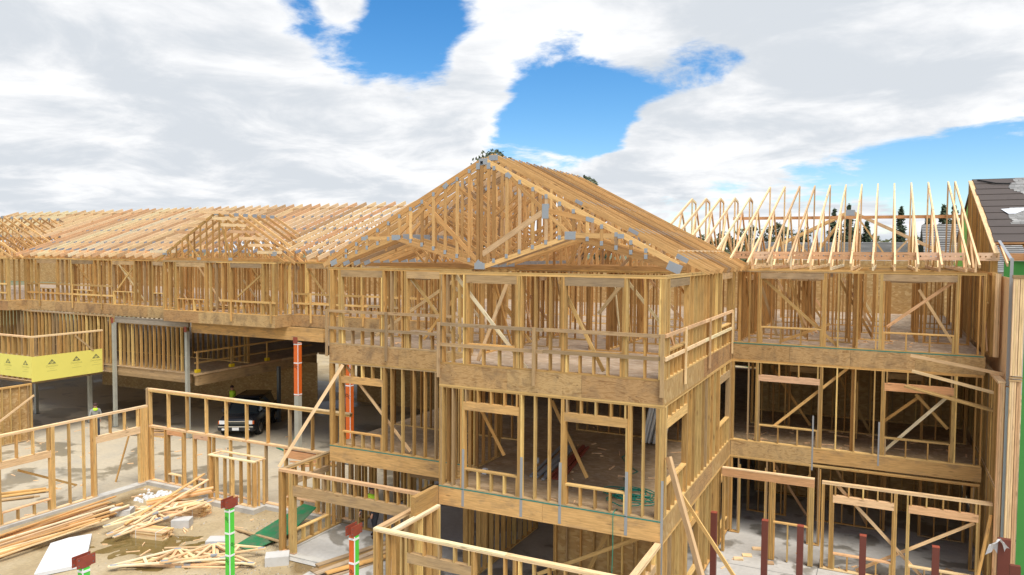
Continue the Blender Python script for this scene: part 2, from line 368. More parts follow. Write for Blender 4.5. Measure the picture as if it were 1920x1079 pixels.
# ------------------------------------------------------------------ stud walls
def wall(label, o, axis, L, z0, z1, openings=(), vs=1, depth=.14, sp=SP, group=None, m='stud_wood', hm='weathered', ends=(2, 2), braces=(), hdr=.20, plates=2, skip=(), pm='lumber', sill_cap=True, no_bottom=()):
    """framed wall from o=(x,y) along axis; v points to the inside (vs = sign of the across axis)"""
    t = thing('stud_wall', (o[0], o[1], z0), label, 'stud wall', group)
    ux = Vector((1, 0, 0)) if axis == 'x' else Vector((0, 1, 0))
    vx = (Vector((0, 1, 0)) if axis == 'x' else Vector((1, 0, 0)))*vs
    O = Vector((o[0], o[1], 0))
    def P(u, v, z): return O+ux*u+vx*v+Vector((0, 0, z))
    def vert(name, u, za, zb, wd=.042, dd=None, mm=None):
        dd = dd or depth
        j = J(.0025)
        return bar(name, t, P(u, dd/2+j, za), P(u+J(.004), dd/2+j+J(.003), zb), wd, dd, mm or m, ux)
    def horiz(name, ua, ub, z, h, dd=None, mm=None, off=0):
        dd = dd or depth
        return bar(name, t, P(ua, dd/2+off, z+h/2), P(ub, dd/2+off, z+h/2), h, dd, mm or m, (0, 0, 1))
    th = .042
    # plates
    segs = []
    cur = 0
    for a, b in sorted(no_bottom): segs.append((cur, a)); cur = b
    segs.append((cur, L))
    for a, b in segs:
        if b-a > .05: horiz('bottom_plate', a, b, z0, th, mm=pm)
    zt = z1-th*plates
    for k in range(plates):
        n = max(1, round(L/4.3)); off = .35*(k % 2)
        cuts = [0]+[min(L-.2, L*(i/n)+off) for i in range(1, n)]+[L]
        for a, b in zip(cuts, cuts[1:]): horiz('top_plate', a+.003, b-.003, zt+k*th, th, mm=pm, dd=depth+.004*k, off=-.002*k+J(.003))
    zb = z0+th
    used = []
    def clear(u): return all(abs(u-x) > .05 for x in used)
    for q in range(ends[0]):
        u = .022+q*.045; vert('stud', u, zb, zt); used.append(u)
    for q in range(ends[1]):
        u = L-.022-q*.045; vert('stud', u, zb, zt); used.append(u)
    for op in openings:
        a, b, s, h = op[:4]; hh = op[4] if len(op) > 4 else hdr; np_ = op[5] if len(op) > 5 else 2
        s += z0; h += z0
        for q in range(np_):
            vert('king_stud', a-.066-q*.045, zb, zt); vert('king_stud', b+.066+q*.045, zb, zt); used += [a-.066-q*.045, b+.066+q*.045]
        vert('trimmer_stud', a-.021, zb, h); vert('trimmer_stud', b+.021, zb, h); used += [a-.021, b+.021]
        if hh > 0:
            top = min(h+hh, zt)
            bar('header', t, P(a-.042, depth/2-.003, (h+top)/2), P(b+.042, depth/2-.003, (h+top)/2), top-h, depth-.01, hm)
            if zt-top > .08:
                n = max(1, round((b-a)/sp))
                for i in range(0, n+1):
                    u = a+(b-a)*i/n; vert('cripple_stud', min(max(u, a+.022), b-.022), top, zt)
        if s > zb+.1:
            horiz('sill_plate', a, b, s-th, th, mm=pm)
            n = max(2, round((b-a)/sp))
            for i in range(0, n+1):
                u = a+(b-a)*i/n; u = min(max(u, a+.022), b-.022); vert('cripple_stud', u, zb, s-th)
    u = sp
    while u < L-.1:
        uu = u+J(.012)
        inside = any(op[0]-.1 < uu < op[1]+.1 for op in openings) or any(a < uu < b for a, b in skip)
        if not inside and clear(uu): vert('stud', uu, zb, zt); used.append(uu)
        u += sp
    for ib, br in enumerate(braces):
        (ua, za), (ub, zb_) = br[:2]; v = (br[2] if len(br) > 2 else depth+.022)+ib*.041
        bar('brace', t, P(ua, v, z0+za), P(ub, v, z0+zb_), .09, .038, pick('lumber', 'pale_lumber'), (0, 0, 1))
    return t

# ------------------------------------------------------------------ the ground
def sheet(name, pts, z, m, kind='structure'):
    o = meshobj(name, [(x, y, z) for x, y in pts], [tuple(range(len(pts)))], m); setp(o, kind=kind); return o
gr = sheet('ground', [(-2500, -900), (2500, -900), (2500, 4000), (-2500, 4000)], -.03, 'land')
sheet('site_soil', [(-90, -40), (40, -40), (40, 60), (-90, 60)], -.012, 'dirt')
sheet('concrete_slab', [(-.05, -14), (7.55, -14), (7.55, 26), (-.05, 26)], .004, 'concrete')
sheet('garage_slab', [(-60, 3.6), (-11.9, 3.6), (-11.9, 26), (-60, 26)], .004, 'sandy_slab')
sheet('yard_slab', [(-60, -14), (-22.45, -14), (-22.45, 3.595), (-60, 3.595)], .004, 'sandy_slab')
sheet('room_slab', [(-12.4, .2), (-.06, .2), (-.06, 26), (-11.89, 26), (-11.89, 3.5), (-12.4, 3.5)], .008, 'concrete')
sheet('porch_slab', [(-10.6, -9), (-.06, -9), (-.06, .195), (-10.6, .195)], .006, 'concrete')
# slab joints as shallow dark gaps between pours
for i, (a, b) in enumerate([((-.05, 6.2), (7.5, 6.2)), ((3.0, -6), (3.0, 8.9)), ((-.05, 2.2), (7.5, 2.2))]):
    o = block('slab_joint', None, (min(a[0], b[0])-.008, min(a[1], b[1])-.008, .0045), (max(a[0], b[0])+.008, max(a[1], b[1])+.008, .0075), 'steel_dark'); setp(o, kind='structure')
# churned mud of the yard as a real relief with wheel ruts
def mud():
    from mathutils import noise as mn
    x0, x1, y0, y1, st = -22.1, -12.45, -9.0, 3.32, .11
    nx, ny = int((x1-x0)/st), int((y1-y0)/st); vs = []; fs = []
    for j in range(ny+1):
        for i in range(nx+1):
            x, y = x0+(x1-x0)*i/nx, y0+(y1-y0)*j/ny
            h = .045*mn.noise((x*.45, y*.45, 1))+.02*mn.noise((x*1.7, y*1.7, 4))+.010*mn.noise((x*5, y*5, 9))
            for c_ in (-16.9, -15.2):
                d = abs(x-c_-.9*math.sin(y*.35)); h -= .035*math.exp(-(d/.16)**2)*(1+.4*math.sin(y*18))-.014*math.exp(-((d-.3)/.12)**2)
            vs.append((x, y, -.004+h*(1 if 0 < i < nx and 0 < j < ny else 0)))
    for j in range(ny):
        for i in range(nx): a = j*(nx+1)+i; fs.append((a, a+1, a+nx+2, a+nx+1))
    o = meshobj('yard_mud', vs, fs, 'dirt', None, True); setp(o, kind='structure')
mud()
# muddy puddle in the yard: irregular outline
def puddle(name, cx, cy, rx, ry, seed, label):
    rnd = random.Random(seed); n = 40; ph = [rnd.uniform(0, 6.28) for _ in range(4)]
    pts = []
    for i in range(n):
        a = 2*math.pi*i/n; r = 1+.22*math.sin(2*a+ph[0])+.16*math.sin(3*a+ph[1])+.1*math.sin(5*a+ph[2])+.07*math.sin(9*a+ph[3])
        pts.append((cx+rx*r*math.cos(a), cy+ry*r*math.sin(a)))
    o = sheet(name, pts, -.0085-.0007*seed/3, 'puddle_water', 'structure'); return o
puddle('puddle', -16.6, -1.2, 2.4, 1.5, 3, ''); puddle('puddle', -14.6, .0, 1.0, .6, 8, ''); puddle('puddle', -12.0, -2.6, 1.1, .6, 5, '')
# scattered stones beside the foundations
def gravel(name, spots, n, seed):
    rnd = random.Random(seed); vs = []; fs = []
    for _ in range(n):
        (cx, cy, rx, ry) = rnd.choice(spots); x = rnd.gauss(cx, rx); y = rnd.gauss(cy, ry); s = rnd.uniform(.01, .03)
        b = len(vs); a0 = rnd.uniform(0, 6)
        for k in range(4):
            a = a0+k*1.57; vs.append((x+s*math.cos(a)*rnd.uniform(.7, 1.3), y+s*math.sin(a)*rnd.uniform(.7, 1.3), -.012))
        vs.append((x, y, s*rnd.uniform(.5, 1)))
        fs += [(b, b+1, b+4), (b+1, b+2, b+4), (b+2, b+3, b+4), (b+3, b, b+4)]
    o = meshobj(name, vs, fs, 'gravel'); setp(o, 'loose stones and crumbs of concrete along the foundations', None, None, 'stuff')
gravel('gravel', [(-14.6, 2.0, .7, .6), (-13.3, 1.2, .5, .8), (-19.5, 2.7, .8, .4), (-11.5, -.8, 1.5, .6), (-13.2, -.8, .8, .8), (-18, .8, 1.5, 1)], 1500, 4)
def debris(name, spots, n, seed):
    rnd = random.Random(seed); vs = []; fs = []
    for _ in range(n):
        x0, y0, x1, y1, z = rnd.choice(spots); x = rnd.uniform(x0, x1); y = rnd.uniform(y0, y1); l = rnd.uniform(.06, .5); wd = rnd.uniform(.02, .06); a = rnd.uniform(0, 3.14); h = rnd.uniform(.01, .04)
        c, s = math.cos(a), math.sin(a); b = len(vs)
        for hz in (0.001, h):
            for du, dv in ((-l/2, -wd/2), (l/2, -wd/2), (l/2, wd/2), (-l/2, wd/2)): vs.append((x+du*c-dv*s, y+du*s+dv*c, z+hz))
        fs += [(b+4, b+5, b+6, b+7), (b, b+1, b+5, b+4), (b+1, b+2, b+6, b+5), (b+2, b+3, b+7, b+6), (b+3, b, b+4, b+7)]
    o = meshobj(name, vs, fs, 'pale_lumber'); setp(o, 'offcuts and splinters of lumber littering slabs and floors', None, None, 'stuff')
debris('debris', [(-34, 4, -23, 10, .005), (-22, -2, -13, 3, -.01), (-30, -6, -22.6, 3.4, .005), (.3, 3, 7, 8, .005), (-6, .3, -.3, 8.5, F2), (-11, 2.4, -.3, 8.5, F3), (.3, 9.2, 7.2, 16, F3), (-28, 9.2, -20, 13, F3), (-40, 10.3, -28, 13, F3), (-24, 10, -13, 16, .005), (.3, 9.2, 7.2, 12, F2)], 330, 6)

# ------------------------------------------------------------------ floor decks with their rim boards
DECKS = []
def deck(label, rects, z, m, rims, thick=.03):
    x0 = min(r[0] for r in rects); y0 = min(r[1] for r in rects)
    t = thing('floor_deck', (x0, y0, z-thick), label, 'floor deck')
    for r in rects: block('deck_panel', t, (r[0], r[1], z-thick), (r[2], r[3], z), m)
    for a, b, h, n, mm in rims:
        a = Vector((*a, 0)); b = Vector((*b, 0)); d = (b-a)
        nn = Vector((d.y, -d.x, 0)).normalized()     # outward is to the right of a->b
        for i in range(n):
            p = a+d*(i/n)+d.normalized()*.003; q = a+d*((i+1)/n)-d.normalized()*.003
            zc = z-h/2; o = -nn*.0145+nn*J(.002)
            mt = mm if isinstance(mm, str) else mm[i % len(mm)]
            bar('rim_board', t, p+o+Vector((0, 0, zc)), q+o+Vector((0, 0, zc)), h-.004, .028, mt)
    DECKS.append(t)
    return t
deck('third floor deck of the gabled front block with bare plywood rim', [(-6.14, .03, -.03, 8.9), (-11.57, 2.03, -6.142, 8.9)], F3, 'deck_grey',
     [((-6.17, 0), (0, 0), R3, 3, 'plywood'), ((0, 0), (0, 8.9), R3, 4, ('osb', 'osb', 'plywood', 'plywood')), ((-11.6, 2), (-6.17, 2), R3, 2, 'plywood')])
deck('second floor deck of the gabled front block with stained beam rim', [(-6.14, .03, -.03, 8.9), (-11.57, 2.03, -6.142, 8.9)], F2, 'deck_osb',
     [((-6.17, 0), (0, 0), R2, 2, 'beam_wood'), ((0, 0), (0, 8.9), R2, 3, ('osb', 'plywood', 'osb')), ((-11.6, 2), (-6.17, 2), R2, 1, 'beam_wood')])
deck('third floor deck between gabled block and green-sheathed building, plywood rim', [(-11.57, 8.95, 7.33, 26)], F3, 'deck_grey', [((0.005, 8.92), (7.35, 8.92), R3, 4, 'plywood')])
deck('second floor deck between gabled block and green-sheathed building, beam rim', [(-11.57, 8.95, 7.33, 26)], F2, 'deck_osb', [((0.005, 8.92), (2.6, 8.92), R2, 1, 'plywood'), ((2.605, 8.92), (7.35, 8.92), .45, 1, 'beam_wood')])
deck('third floor deck of the long wing with its overhanging bay', [(-60, 10.03, -11.6, 26), (-27.87, 8.93, -20.53, 10.02), (-48, 8.93, -40.93, 10.02)], F3, 'deck_grey',
     [((-40.9, 10), (-33, 10), R3, 3, 'plywood'), ((-33, 9.98), (-27.9, 9.98), R3+.04, 2, 'plywood'), ((-27.9, 8.9), (-20.5, 8.9), R3, 3, 'plywood'), ((-20.5, 8.9), (-20.5, 10), R3, 1, 'plywood'), ((-20.5, 10), (-11.62, 10), R3, 3, 'plywood'),
      ((-48, 8.9), (-40.9, 8.9), R3, 3, 'plywood'), ((-40.9, 8.9), (-40.9, 10), R3, 1, 'plywood')])
deck('second floor deck of the long wing ending beside the drive-through', [(-60, 9.6, -26.65, 26), (-26.64, 19.0, -11.62, 26)], F2+.1, 'deck_osb',
     [((-26.6, 9.6), (-26.6, 18.9), .12, 3, 'pale_lumber'), ((-26.6, 18.97), (-11.62, 18.97), .12, 3, 'pale_lumber')])

# ------------------------------------------------------------------ walls of the gabled front block
wall('front stud wall under the two-humped gable, third floor, two window openings behind rails', (-6.17, 0), 'x', 6.17, F3, PT, [(.87, 2.27, .60, 2.2, .22, 2), (3.68, 5.13, .60, 2.2, .22, 2)], ends=(3, 3),
     braces=[((.42, 2.39), (2.55, .02)), ((1.9, 2.3), (1.0, .1), .32), ((3.4, 2.3), (4.6, .1)), ((4.95, 2.25), (4.35, 1.5), .4)])
wall('set-back third floor front wall beside the main gable bay, leftmost of that block', (-11.6, 2), 'x', 5.3, F3, PT, [(.52, 2.06, .55, 2.2, .22), (3.05, 4.35, .55, 2.2, .22)], ends=(4, 2),
     braces=[((1.5, .3), (4.5, 2.2), .5), ((3.1, 2.2), (4.6, .4)), ((4.9, 2.1), (3.4, .3), .3)])
wall('right side stud wall of the gabled block, third floor, behind doubled guard rails', (0, 0.145), 'y', 8.77, F3, PT, [(.38, 2.3, .70, 2.2, .2), (6.85, 8.5, .70, 2.2, .2)], vs=-1, ends=(3, 3),
     braces=[((.5, 1.5), (1.9, .2)), ((7.0, 1.7), (8.3, 2.2), .3)])
wall('front stud wall of the second floor room with pipes and hose', (-6.17, 0), 'x', 6.17, F2, F3-R3, [(.80, 2.36, .57, 2.15, .22, 2), (3.70, 5.26, .57, 2.15, .22, 2)], hm='beam_wood', ends=(3, 4),
     braces=[((.85, 2.1), (1.62, .85), .75), ((3.05, 2.5), (4.05, .6), .6)], skip=[(0.2, .3)])
wall('set-back second floor wall with orange column behind its window', (-11.6, 2), 'x', 5.43, F2, F3-R3, [(.52, 2.08, .53, 2.1, .22, 2)], hm='beam_wood', ends=(3, 1), braces=[((.4, 2.7), (3.0, .1), .25)])
wall('right side stud wall of the gabled block, second floor', (0, .145), 'y', 8.77, F2, F3-R3, [(.25, 2.3, .80, 2.15, .25), (6.8, 8.45, .85, 2.2, .25)], vs=-1, ends=(3, 3), hm='lumber')
wall('right side stud wall of the gabled block, ground floor', (0, .145), 'y', 8.77, .12, F2-R2, [(2.6, 3.9, .55, 1.9, .2), (7.2, 8.5, .5, 2.0, .2)], vs=-1, ends=(2, 3), hm='lumber')
# partitions inside the block
inner = [('x', (-11.5, 4.6), 11.3, 'inner third floor partition, nearest behind the gabled front'), ('x', (-11.5, 7.0), 11.3, 'inner third floor partition, second behind the gabled front'), ('y', (-6.1, 2.2), 6.6, 'inner third floor cross wall at the step of the front'),
         ('y', (-3.1, 4.8), 4.0, 'inner third floor cross wall behind the second front window'), ('x', (-11.5, 9.6), 11.4, 'inner third floor partition at the back of the gabled block')]
for ax, o, L, lab in inner:
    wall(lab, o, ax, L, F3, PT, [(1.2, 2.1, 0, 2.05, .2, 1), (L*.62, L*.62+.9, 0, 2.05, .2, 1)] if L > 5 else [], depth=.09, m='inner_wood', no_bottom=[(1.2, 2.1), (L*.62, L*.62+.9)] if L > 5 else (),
         braces=[((L*.1, 2.2), (L*.28, .1)), ((L*.52, .1), (L*.36, 2.2)), ((L*.8, 2.2), (L*.95, .2))])
inner2 = [('x', (-5.2, 7.75), 5.0, 'stud partition at the back of the second floor room'), ('y', (-6.1, .3), 3.1, 'stud wall closing the second floor room towards the drive'), ('x', (-11.5, 5.4), 5.3, 'second floor partition behind the orange column window')]
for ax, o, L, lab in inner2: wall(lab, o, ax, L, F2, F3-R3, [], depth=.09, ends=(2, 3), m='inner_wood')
def sheathed(label, axis, o, L, z0, z1, vs, cell=1.22, m='osb', studs=True):
    """studs with OSB panels nailed to the far face"""
    t = wall(label, o, axis, L, z0, z1, [], vs=vs, depth=.09) if studs else thing('osb_wall', (o[0], o[1], z0), label, 'sheathed wall')
    n = max(1, round(L/cell))
    for i in range(n):
        a = L*i/n+.003; b = L*(i+1)/n-.003; v0 = .094*vs; v1 = .106*vs
        if axis == 'x': block('osb_panel', t, (o[0]+a, o[1]+min(v0, v1), z0), (o[0]+b, o[1]+max(v0, v1), z1), m)
        else: block('osb_panel', t, (o[0]+min(v0, v1), o[1]+a, z0), (o[0]+max(v0, v1), o[1]+b, z1), m)
    return t
sheathed('chipboard-backed stud wall under the stained beam, ground floor front', 'x', (-3.7, 2.2), 3.5, 0.02, F2-R2, 1)
sheathed('chipboard wall deep inside the ground floor of the gabled block', 'x', (-11.4, 8.6), 11.0, 0.02, F2-R2, 1)
wall('ground floor stud wall at the left end of the stained beam', (-6.1, 1.2), 'y', 5.0, 0.02, F2-R2, [], depth=.14, ends=(4, 2))
wall('ground floor stud wall running back beside the drive', (-11.9, 3.7), 'y', 5.0, 0.02, F2-R2, [(1, 2.4, 0, 2.1)], depth=.14, ends=(3, 3), no_bottom=[(1, 2.4)])

# low ground floor walls in front of the block (porch walls, no roof yet)
TOP = 2.705
wall('porch wall with wide stained door header, left of the two-colour post', (-12.4, .5), 'x', 5.55, .06, TOP, [(.62, 4.9, 0, 1.85, .33, 4)], ends=(3, 4), hm='weathered', no_bottom=[(.62, 4.9)], pm='pale_lumber', hdr=.33)
wall('short porch wall running back from the leaning corner brace', (-12.4, .645), 'y', 2.75, .06, TOP, [(.5, 2.1, .5, 2.0, .2, 1)], ends=(1, 2), pm='lumber', vs=1)
wall('short doubled porch wall right of the two-colour post', (-6.66, -2.155), 'y', 2.6, .06, TOP, [], ends=(2, 2), pm='pale_lumber')
wall('foremost porch wall at the bottom edge with small framed opening', (-6.66, -2.3), 'x', 6.66, .06, TOP, [(1.05, 2.75, .4, 1.95, .25, 2), (4.0, 5.5, .4, 1.95, .25, 2)], ends=(3, 3), pm='pale_lumber')
wall('second doubled porch wall under the block-like beam end', (-6.22, -2.155), 'y', 2.1, .06, TOP, [], ends=(1, 3), pm='pale_lumber')
wall('short porch wall joining the corner of the gabled block', (0, -2.155), 'y', 2.13, .06, TOP, [(.4, 1.7, .5, 2.1, .2, 1)], vs=-1, ends=(2, 2), pm='pale_lumber')
t = thing('glulam_beam', (-6.25, -1.2, TOP), 'thick laminated beam end resting on the doubled porch wall', 'beam')
block('beam', t, (-6.31, -1.15, TOP+.003), (-6.175, -.004, F2-.01), 'lumber')
# inside studs of the drive seen below the set-back beam
wall('stud partition under the set-back beam, ground floor', (-11.6, 3.3), 'x', 5.2, .02, F2-R2, [(2.3, 4.9, 0, 2.1, .2, 2)], ends=(4, 2), no_bottom=[(2.3, 4.9)])

# ------------------------------------------------------------------ walls of the right-hand wing
wall('third floor wall under the half trusses with two wide window openings', (0.0, 8.92), 'x', 7.32, F3, PT, [(.92, 2.80, .60, 2.2, .2, 2), (4.60, 6.52, .60, 2.2, .2, 2)], ends=(1, 2), sp=.55,
     braces=[((.94, 2.2), (3.3, .05)), ((4.7, .75), (6.48, 2.22)), ((3.0, .7), (1.4, -.0), .9), ((5.6, 1.9), (6.6, .2), 1.2)])
wall('second floor wall above the red posts with two wide openings', (0.0, 8.92), 'x', 7.32, F2, F3-R3, [(.92, 2.75, .62, 2.1, .2, 2), (4.72, 6.52, .62, 2.1, .24, 2)], ends=(2, 1), sp=.55, hm='red_lumber',
     braces=[((3.6, 2.7), (1.4, .6)), ((6.36, 1.97), (4.68, .1)), ((5.56, 2.0), (6.46, 1.0), .3), ((5.7, 1.9), (4.6, .9), .6)])
wall('ground floor wall standing back in the shade behind the red posts', (0.0, 8.92), 'x', 7.32, .02, F2-R2, [(.35, 1.15, 0, 2.35, .0, 1), (1.5, 2.5, 0, 2.3, 0, 1), (2.9, 7.1, 0, 2.55, 0, 1)], ends=(2, 1), no_bottom=[(.35, 1.15), (1.5, 2.5), (2.9, 7.1)])
rwi = [('x', (0.2, 12.0), 7.0, F3, PT, 'third floor partition, first behind the wide window openings'), ('x', (0.2, 14.6), 7.0, F3, PT, 'third floor partition, second behind the wide window openings'), ('x', (0.2, 17.6), 7.0, F3, PT, 'third floor partition, farthest behind the wide window openings'),
       ('y', (3.72, 9.1), 8.2, F3, PT, 'third floor cross wall between the two wide window openings'), ('y', (.15, 9.1), 8.2, F3, PT, 'third floor cross wall at the joint with the gabled block'),
       ('x', (0.2, 20.3), 7.0, F3, PT, 'third floor partition near the rear, behind the wide window openings'), ('x', (0.2, 10.7), 3.4, F3, PT, 'short third floor partition close behind the left wide window'), ('y', (5.6, 12.2), 5.0, F3, PT, 'third floor cross wall behind the right wide window'), ('y', (1.9, 12.2), 5.0, F3, PT, 'third floor cross wall behind the left wide window'),
       ('x', (0.2, 11.9), 7.0, F2, F3-R3, 'second floor partition behind the wide openings'), ('y', (3.72, 9.1), 2.7, F2, F3-R3, 'second floor cross wall between the wide openings'),
       ('x', (0.2, 11.4), 7.0, .02, F2-R2, 'ground floor partition in the shade behind the red posts')]
for ax, o, L, z0, z1, lab in rwi:
    ops = [(L*.2, L*.2+1, 0, 2.05, .2, 1), (L*.66, L*.66+1.0, 0, 2.05, .2, 1)] if L > 5 else []
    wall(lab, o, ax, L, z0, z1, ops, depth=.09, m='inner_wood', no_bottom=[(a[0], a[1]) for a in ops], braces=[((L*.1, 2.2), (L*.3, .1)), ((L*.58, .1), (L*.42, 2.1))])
wall('party wall of packed studs facing the room, third floor', (7.6, 9.07), 'y', 9.0, F3, PT, [], vs=-1, sp=.2, ends=(2, 3), braces=[((.4, .1), (2.2, 2.3)), ((.3, 1.6), (1.5, .1))])
wall('party wall of packed studs, second floor, standing out past the deck', (7.6, 6.95), 'y', 11.0, F2, F3-.42, [], vs=-1, sp=.22, ends=(3, 2), pm='pale_lumber')
wall('party wall of packed studs, ground floor', (7.6, 6.95), 'y', 6.0, .02, F2-.02, [], vs=-1, sp=.22, ends=(3, 2))
sheathed('added chipboard back wall keeping the second floor rooms dark', 'x', (0.1, 14.5), 7.2, F2, F3-R3, 1)  # backing added so it is dark behind the second floor openings
sheathed('added chipboard back wall keeping the ground floor rooms dark', 'x', (0.1, 14.0), 7.2, .02, F2-R2, 1)  # added light blocker, darkens the ground floor interior
# low porch wall in front of that wing
wall('low porch wall with two square openings behind the red posts', (3.05, 7.05), 'x', 4.4, .02, TOP, [(.36, 1.92, .53, 2.08, .22, 2), (2.38, 4.03, .53, 2.08, .22, 1)], ends=(2, 2), hm='pale_lumber', pm='pale_lumber', braces=[((.4, 2.6), (2.9, .05)), ((1.0, .05), (4.0, 2.0))])
t = thing('door_beam', (0.1, 7.05, 0), 'porch door beam on bundled posts beside the low framed wall', 'beam frame')
block('beam', t, (.09, 7.052, TOP-.24), (2.84, 7.18, TOP), 'red_lumber'); block('top_plate', t, (.09, 7.045, TOP+.002), (2.84, 7.19, TOP+.04), 'pale_lumber')
for x in (1.55, 1.60, 1.65, 2.72, 2.77, 2.82): bar('post', t, (x, 7.11, .02), (x+J(), 7.11, TOP-.243), .042, .12, 'stud_wood', (1, 0, 0))
block('sill_plate', t, (1.675, 7.06, 1.19), (2.695, 7.17, 1.235), 'lumber')
for x in (1.7, 2.1, 2.45): bar('cripple_stud', t, (x, 7.11, .02), (x, 7.11, 1.187), .042, .10, 'stud_wood', (1, 0, 0))
for x in (.12, .17): bar('post', t, (x, 7.11, .02), (x, 7.11, TOP-.243), .042, .12, 'stud_wood', (1, 0, 0))

# boards laid as temporary barrier across the second floor opening
for i, (a, b) in enumerate([((5.36, 6.52), (7.8, 6.19)), ((5.41, 6.05), (7.73, 5.61)), ((5.25, 5.55), (7.6, 5.12))]):
    labs = ['uppermost loose board slanting across the second floor opening', 'middle loose board slanting across the second floor opening', 'lowest wide board slanting across the second floor opening']
    if i < 2: o = bar('barrier_board', None, (a[0], 8.45, a[1]), (b[0]-.1, 8.0, b[1]), .09, .035, 'pale_lumber'); setp(o, labs[i], 'board')
    else: o = bar('barrier_board', None, (a[0], 8.62, a[1]), (b[0], 7.9, b[1]), .05, .30, 'lumber'); setp(o, labs[i], 'board')

# ------------------------------------------------------------------ walls of the long left wing
wall('third floor wall of the long wing, far stretch with railings', (-40.9, 10), 'x', 13.0, F3, PT, [(1.05, 2.75, .75, 2.2, .2), (4.2, 6.0, .75, 2.2, .2), (7.7, 9.35, .75, 2.2, .2), (10.9, 11.65, .75, 2.2, .2)], ends=(3, 2), braces=[((9.3, 2.2), (7.8, .8)), ((7.9, 2.0), (9.3, 1.0), .4)])
wall('front wall of the overhanging bay under its small gable', (-27.9, 8.9), 'x', 7.4, F3, PT, [(1.0, 2.9, .62, 2.2, .2), (4.65, 6.55, .62, 2.2, .2)], ends=(3, 4), braces=[((6.6, 2.0), (4.9, .8)), ((5.0, 1.6), (5.8, .8), .4)])
wall('short side wall of the overhanging bay', (-20.5, 9.045), 'y', .95, F3, PT, [], vs=-1, ends=(1, 2), sp=.3)
wall('third floor wall between the overhanging bay and the main gable', (-20.36, 10), 'x', 8.7, F3, PT, [(.8, 2.0, .62, 2.2, .2), (4.0, 5.6, .62, 2.2, .2)], ends=(2, 3), braces=[((.7, 2.2), (2.4, .2)), ((2.2, 1.4), (1.6, .3), .3)])
wall('front wall of the far corner bay at the left edge', (-48, 8.9), 'x', 7.1, F3, PT, [(1.5, 3.2, .62, 2.2, .2), (4.4, 6.0, 0.1, 2.2, .2)], ends=(3, 4))
wall('short side wall of the far corner bay', (-40.9, 9.045), 'y', .95, F3, PT, [], vs=-1, ends=(1, 1), sp=.3)
lw = [('x', (-40.8, 12.6), 29, 'partition running the length of the long wing, nearer one'), ('x', (-40.8, 15.4), 29, 'partition running the length of the long wing, farther one')]
for ax, o, L, lab in lw:
    ops = [(L*f, L*f+1, 0, 2.05, .2, 1) for f in (.1, .25, .42, .6, .78, .9)]
    wall(lab, o, ax, L, F3, PT, ops, depth=.09, m='inner_wood', no_bottom=[(a[0], a[1]) for a in ops], braces=[((L*f, 2.2), (L*f+2, .1)) for f in (.15, .3, .5, .7, .85)])
for i, x in enumerate((-37.2, -33.5, -29.9, -26.2, -22.6, -18.6, -15.2)):
    wall(['first', 'second', 'third', 'fourth', 'fifth', 'sixth', 'seventh'][i]+' cross wall inside the long wing, counted from its far end', (x, 10.2 if not -27.9 < x < -20.5 else 9.2), 'y', 5.0, F3, PT, [], depth=.09, m='inner_wood', ends=(1, 1), braces=[((.3, 2.2), (1.9, .1))])
wall('second floor wall of close studs left of the steel columns', (-48, 9.7), 'x', 15.2, F2+.1, F3-R3, [], sp=.33, ends=(2, 3), pm='weathered', depth=.14)
wall('second floor wall of close studs between two steel columns', (-32.4, 9.7), 'x', 5.1, F2+.1, F3-R3-.32, [], sp=.34, ends=(1, 1), pm='weathered', depth=.14)
for (a, b, y, z0, z1, mm, lab) in [(-32.6, -27.0, 9.62, F3-R3-.35, F3-R3-.045, 'grey_wood', 'grey weathered beam above the close studs between steel columns'),
                               (-26.9, -18.4, 9.72, F3-R3-.62, F3-R3-.01, 'beam_wood', 'deep stained beam under the overhanging bay'),
                               (-18.2, -11.7, 9.72, F3-R3-.75, F3-R3-.01, 'weathered', 'deep weathered beam right of the orange column'),
                               (-48, -32.75, 9.66, F2-.32, F2+.06, 'weathered', 'floor beam carrying the far close studs'),
                               (-32.5, -27.0, 9.66, F2-.42, F2+.06, 'weathered', 'stained floor beam between two steel columns')]:
    t = thing('timber_beam', (a, y, z0), lab, 'beam'); n = 3
    for i in range(n): block('lamination', t, (a, y, z0+(z1-z0)*i/n+.001), (b, y+.16, z0+(z1-z0)*(i+1)/n-.001), mm)
t = thing('edge_beam', (-26.9, 9.7, F2-.5), 'long dark beam under the deck edge beside the drive', 'beam')
block('beam', t, (-26.85, 9.85, F2-.55), (-26.66, 18.9, F2-.05), 'weathered')
sheathed('chipboard wall at the back of the garage under the long wing', 'x', (-45, 17.5), 19.5, .01, F2-.3, 1, studs=False, cell=2.44)
sheathed('chipboard wall at the back of the drive-through', 'x', (-25.3, 21.0), 13.5, .01, F2-.1, 1, studs=False, cell=2.44)
sheathed('chipboard return wall beside the orange column, facing the drive', 'y', (-12.3, 9.9), 9.0, .01, F3-R3, -1, studs=False, cell=2.44)
wall('dark second floor stud wall behind the drive', (-26.5, 20.0), 'x', 14.6, F2+.1, F3-R3, [], depth=.14)
wall('dark second floor stud wall at the far side of the drive deck', (-48, 13.6), 'x', 21.0, F2+.1, F3-R3, [], depth=.14)
# framed wall with chipboard at the left edge
sheathed('chipboard-lined framed wall at the left edge, in front of the garage', 'y', (-33.5, .2), 5.5, .02, 2.86, -1)
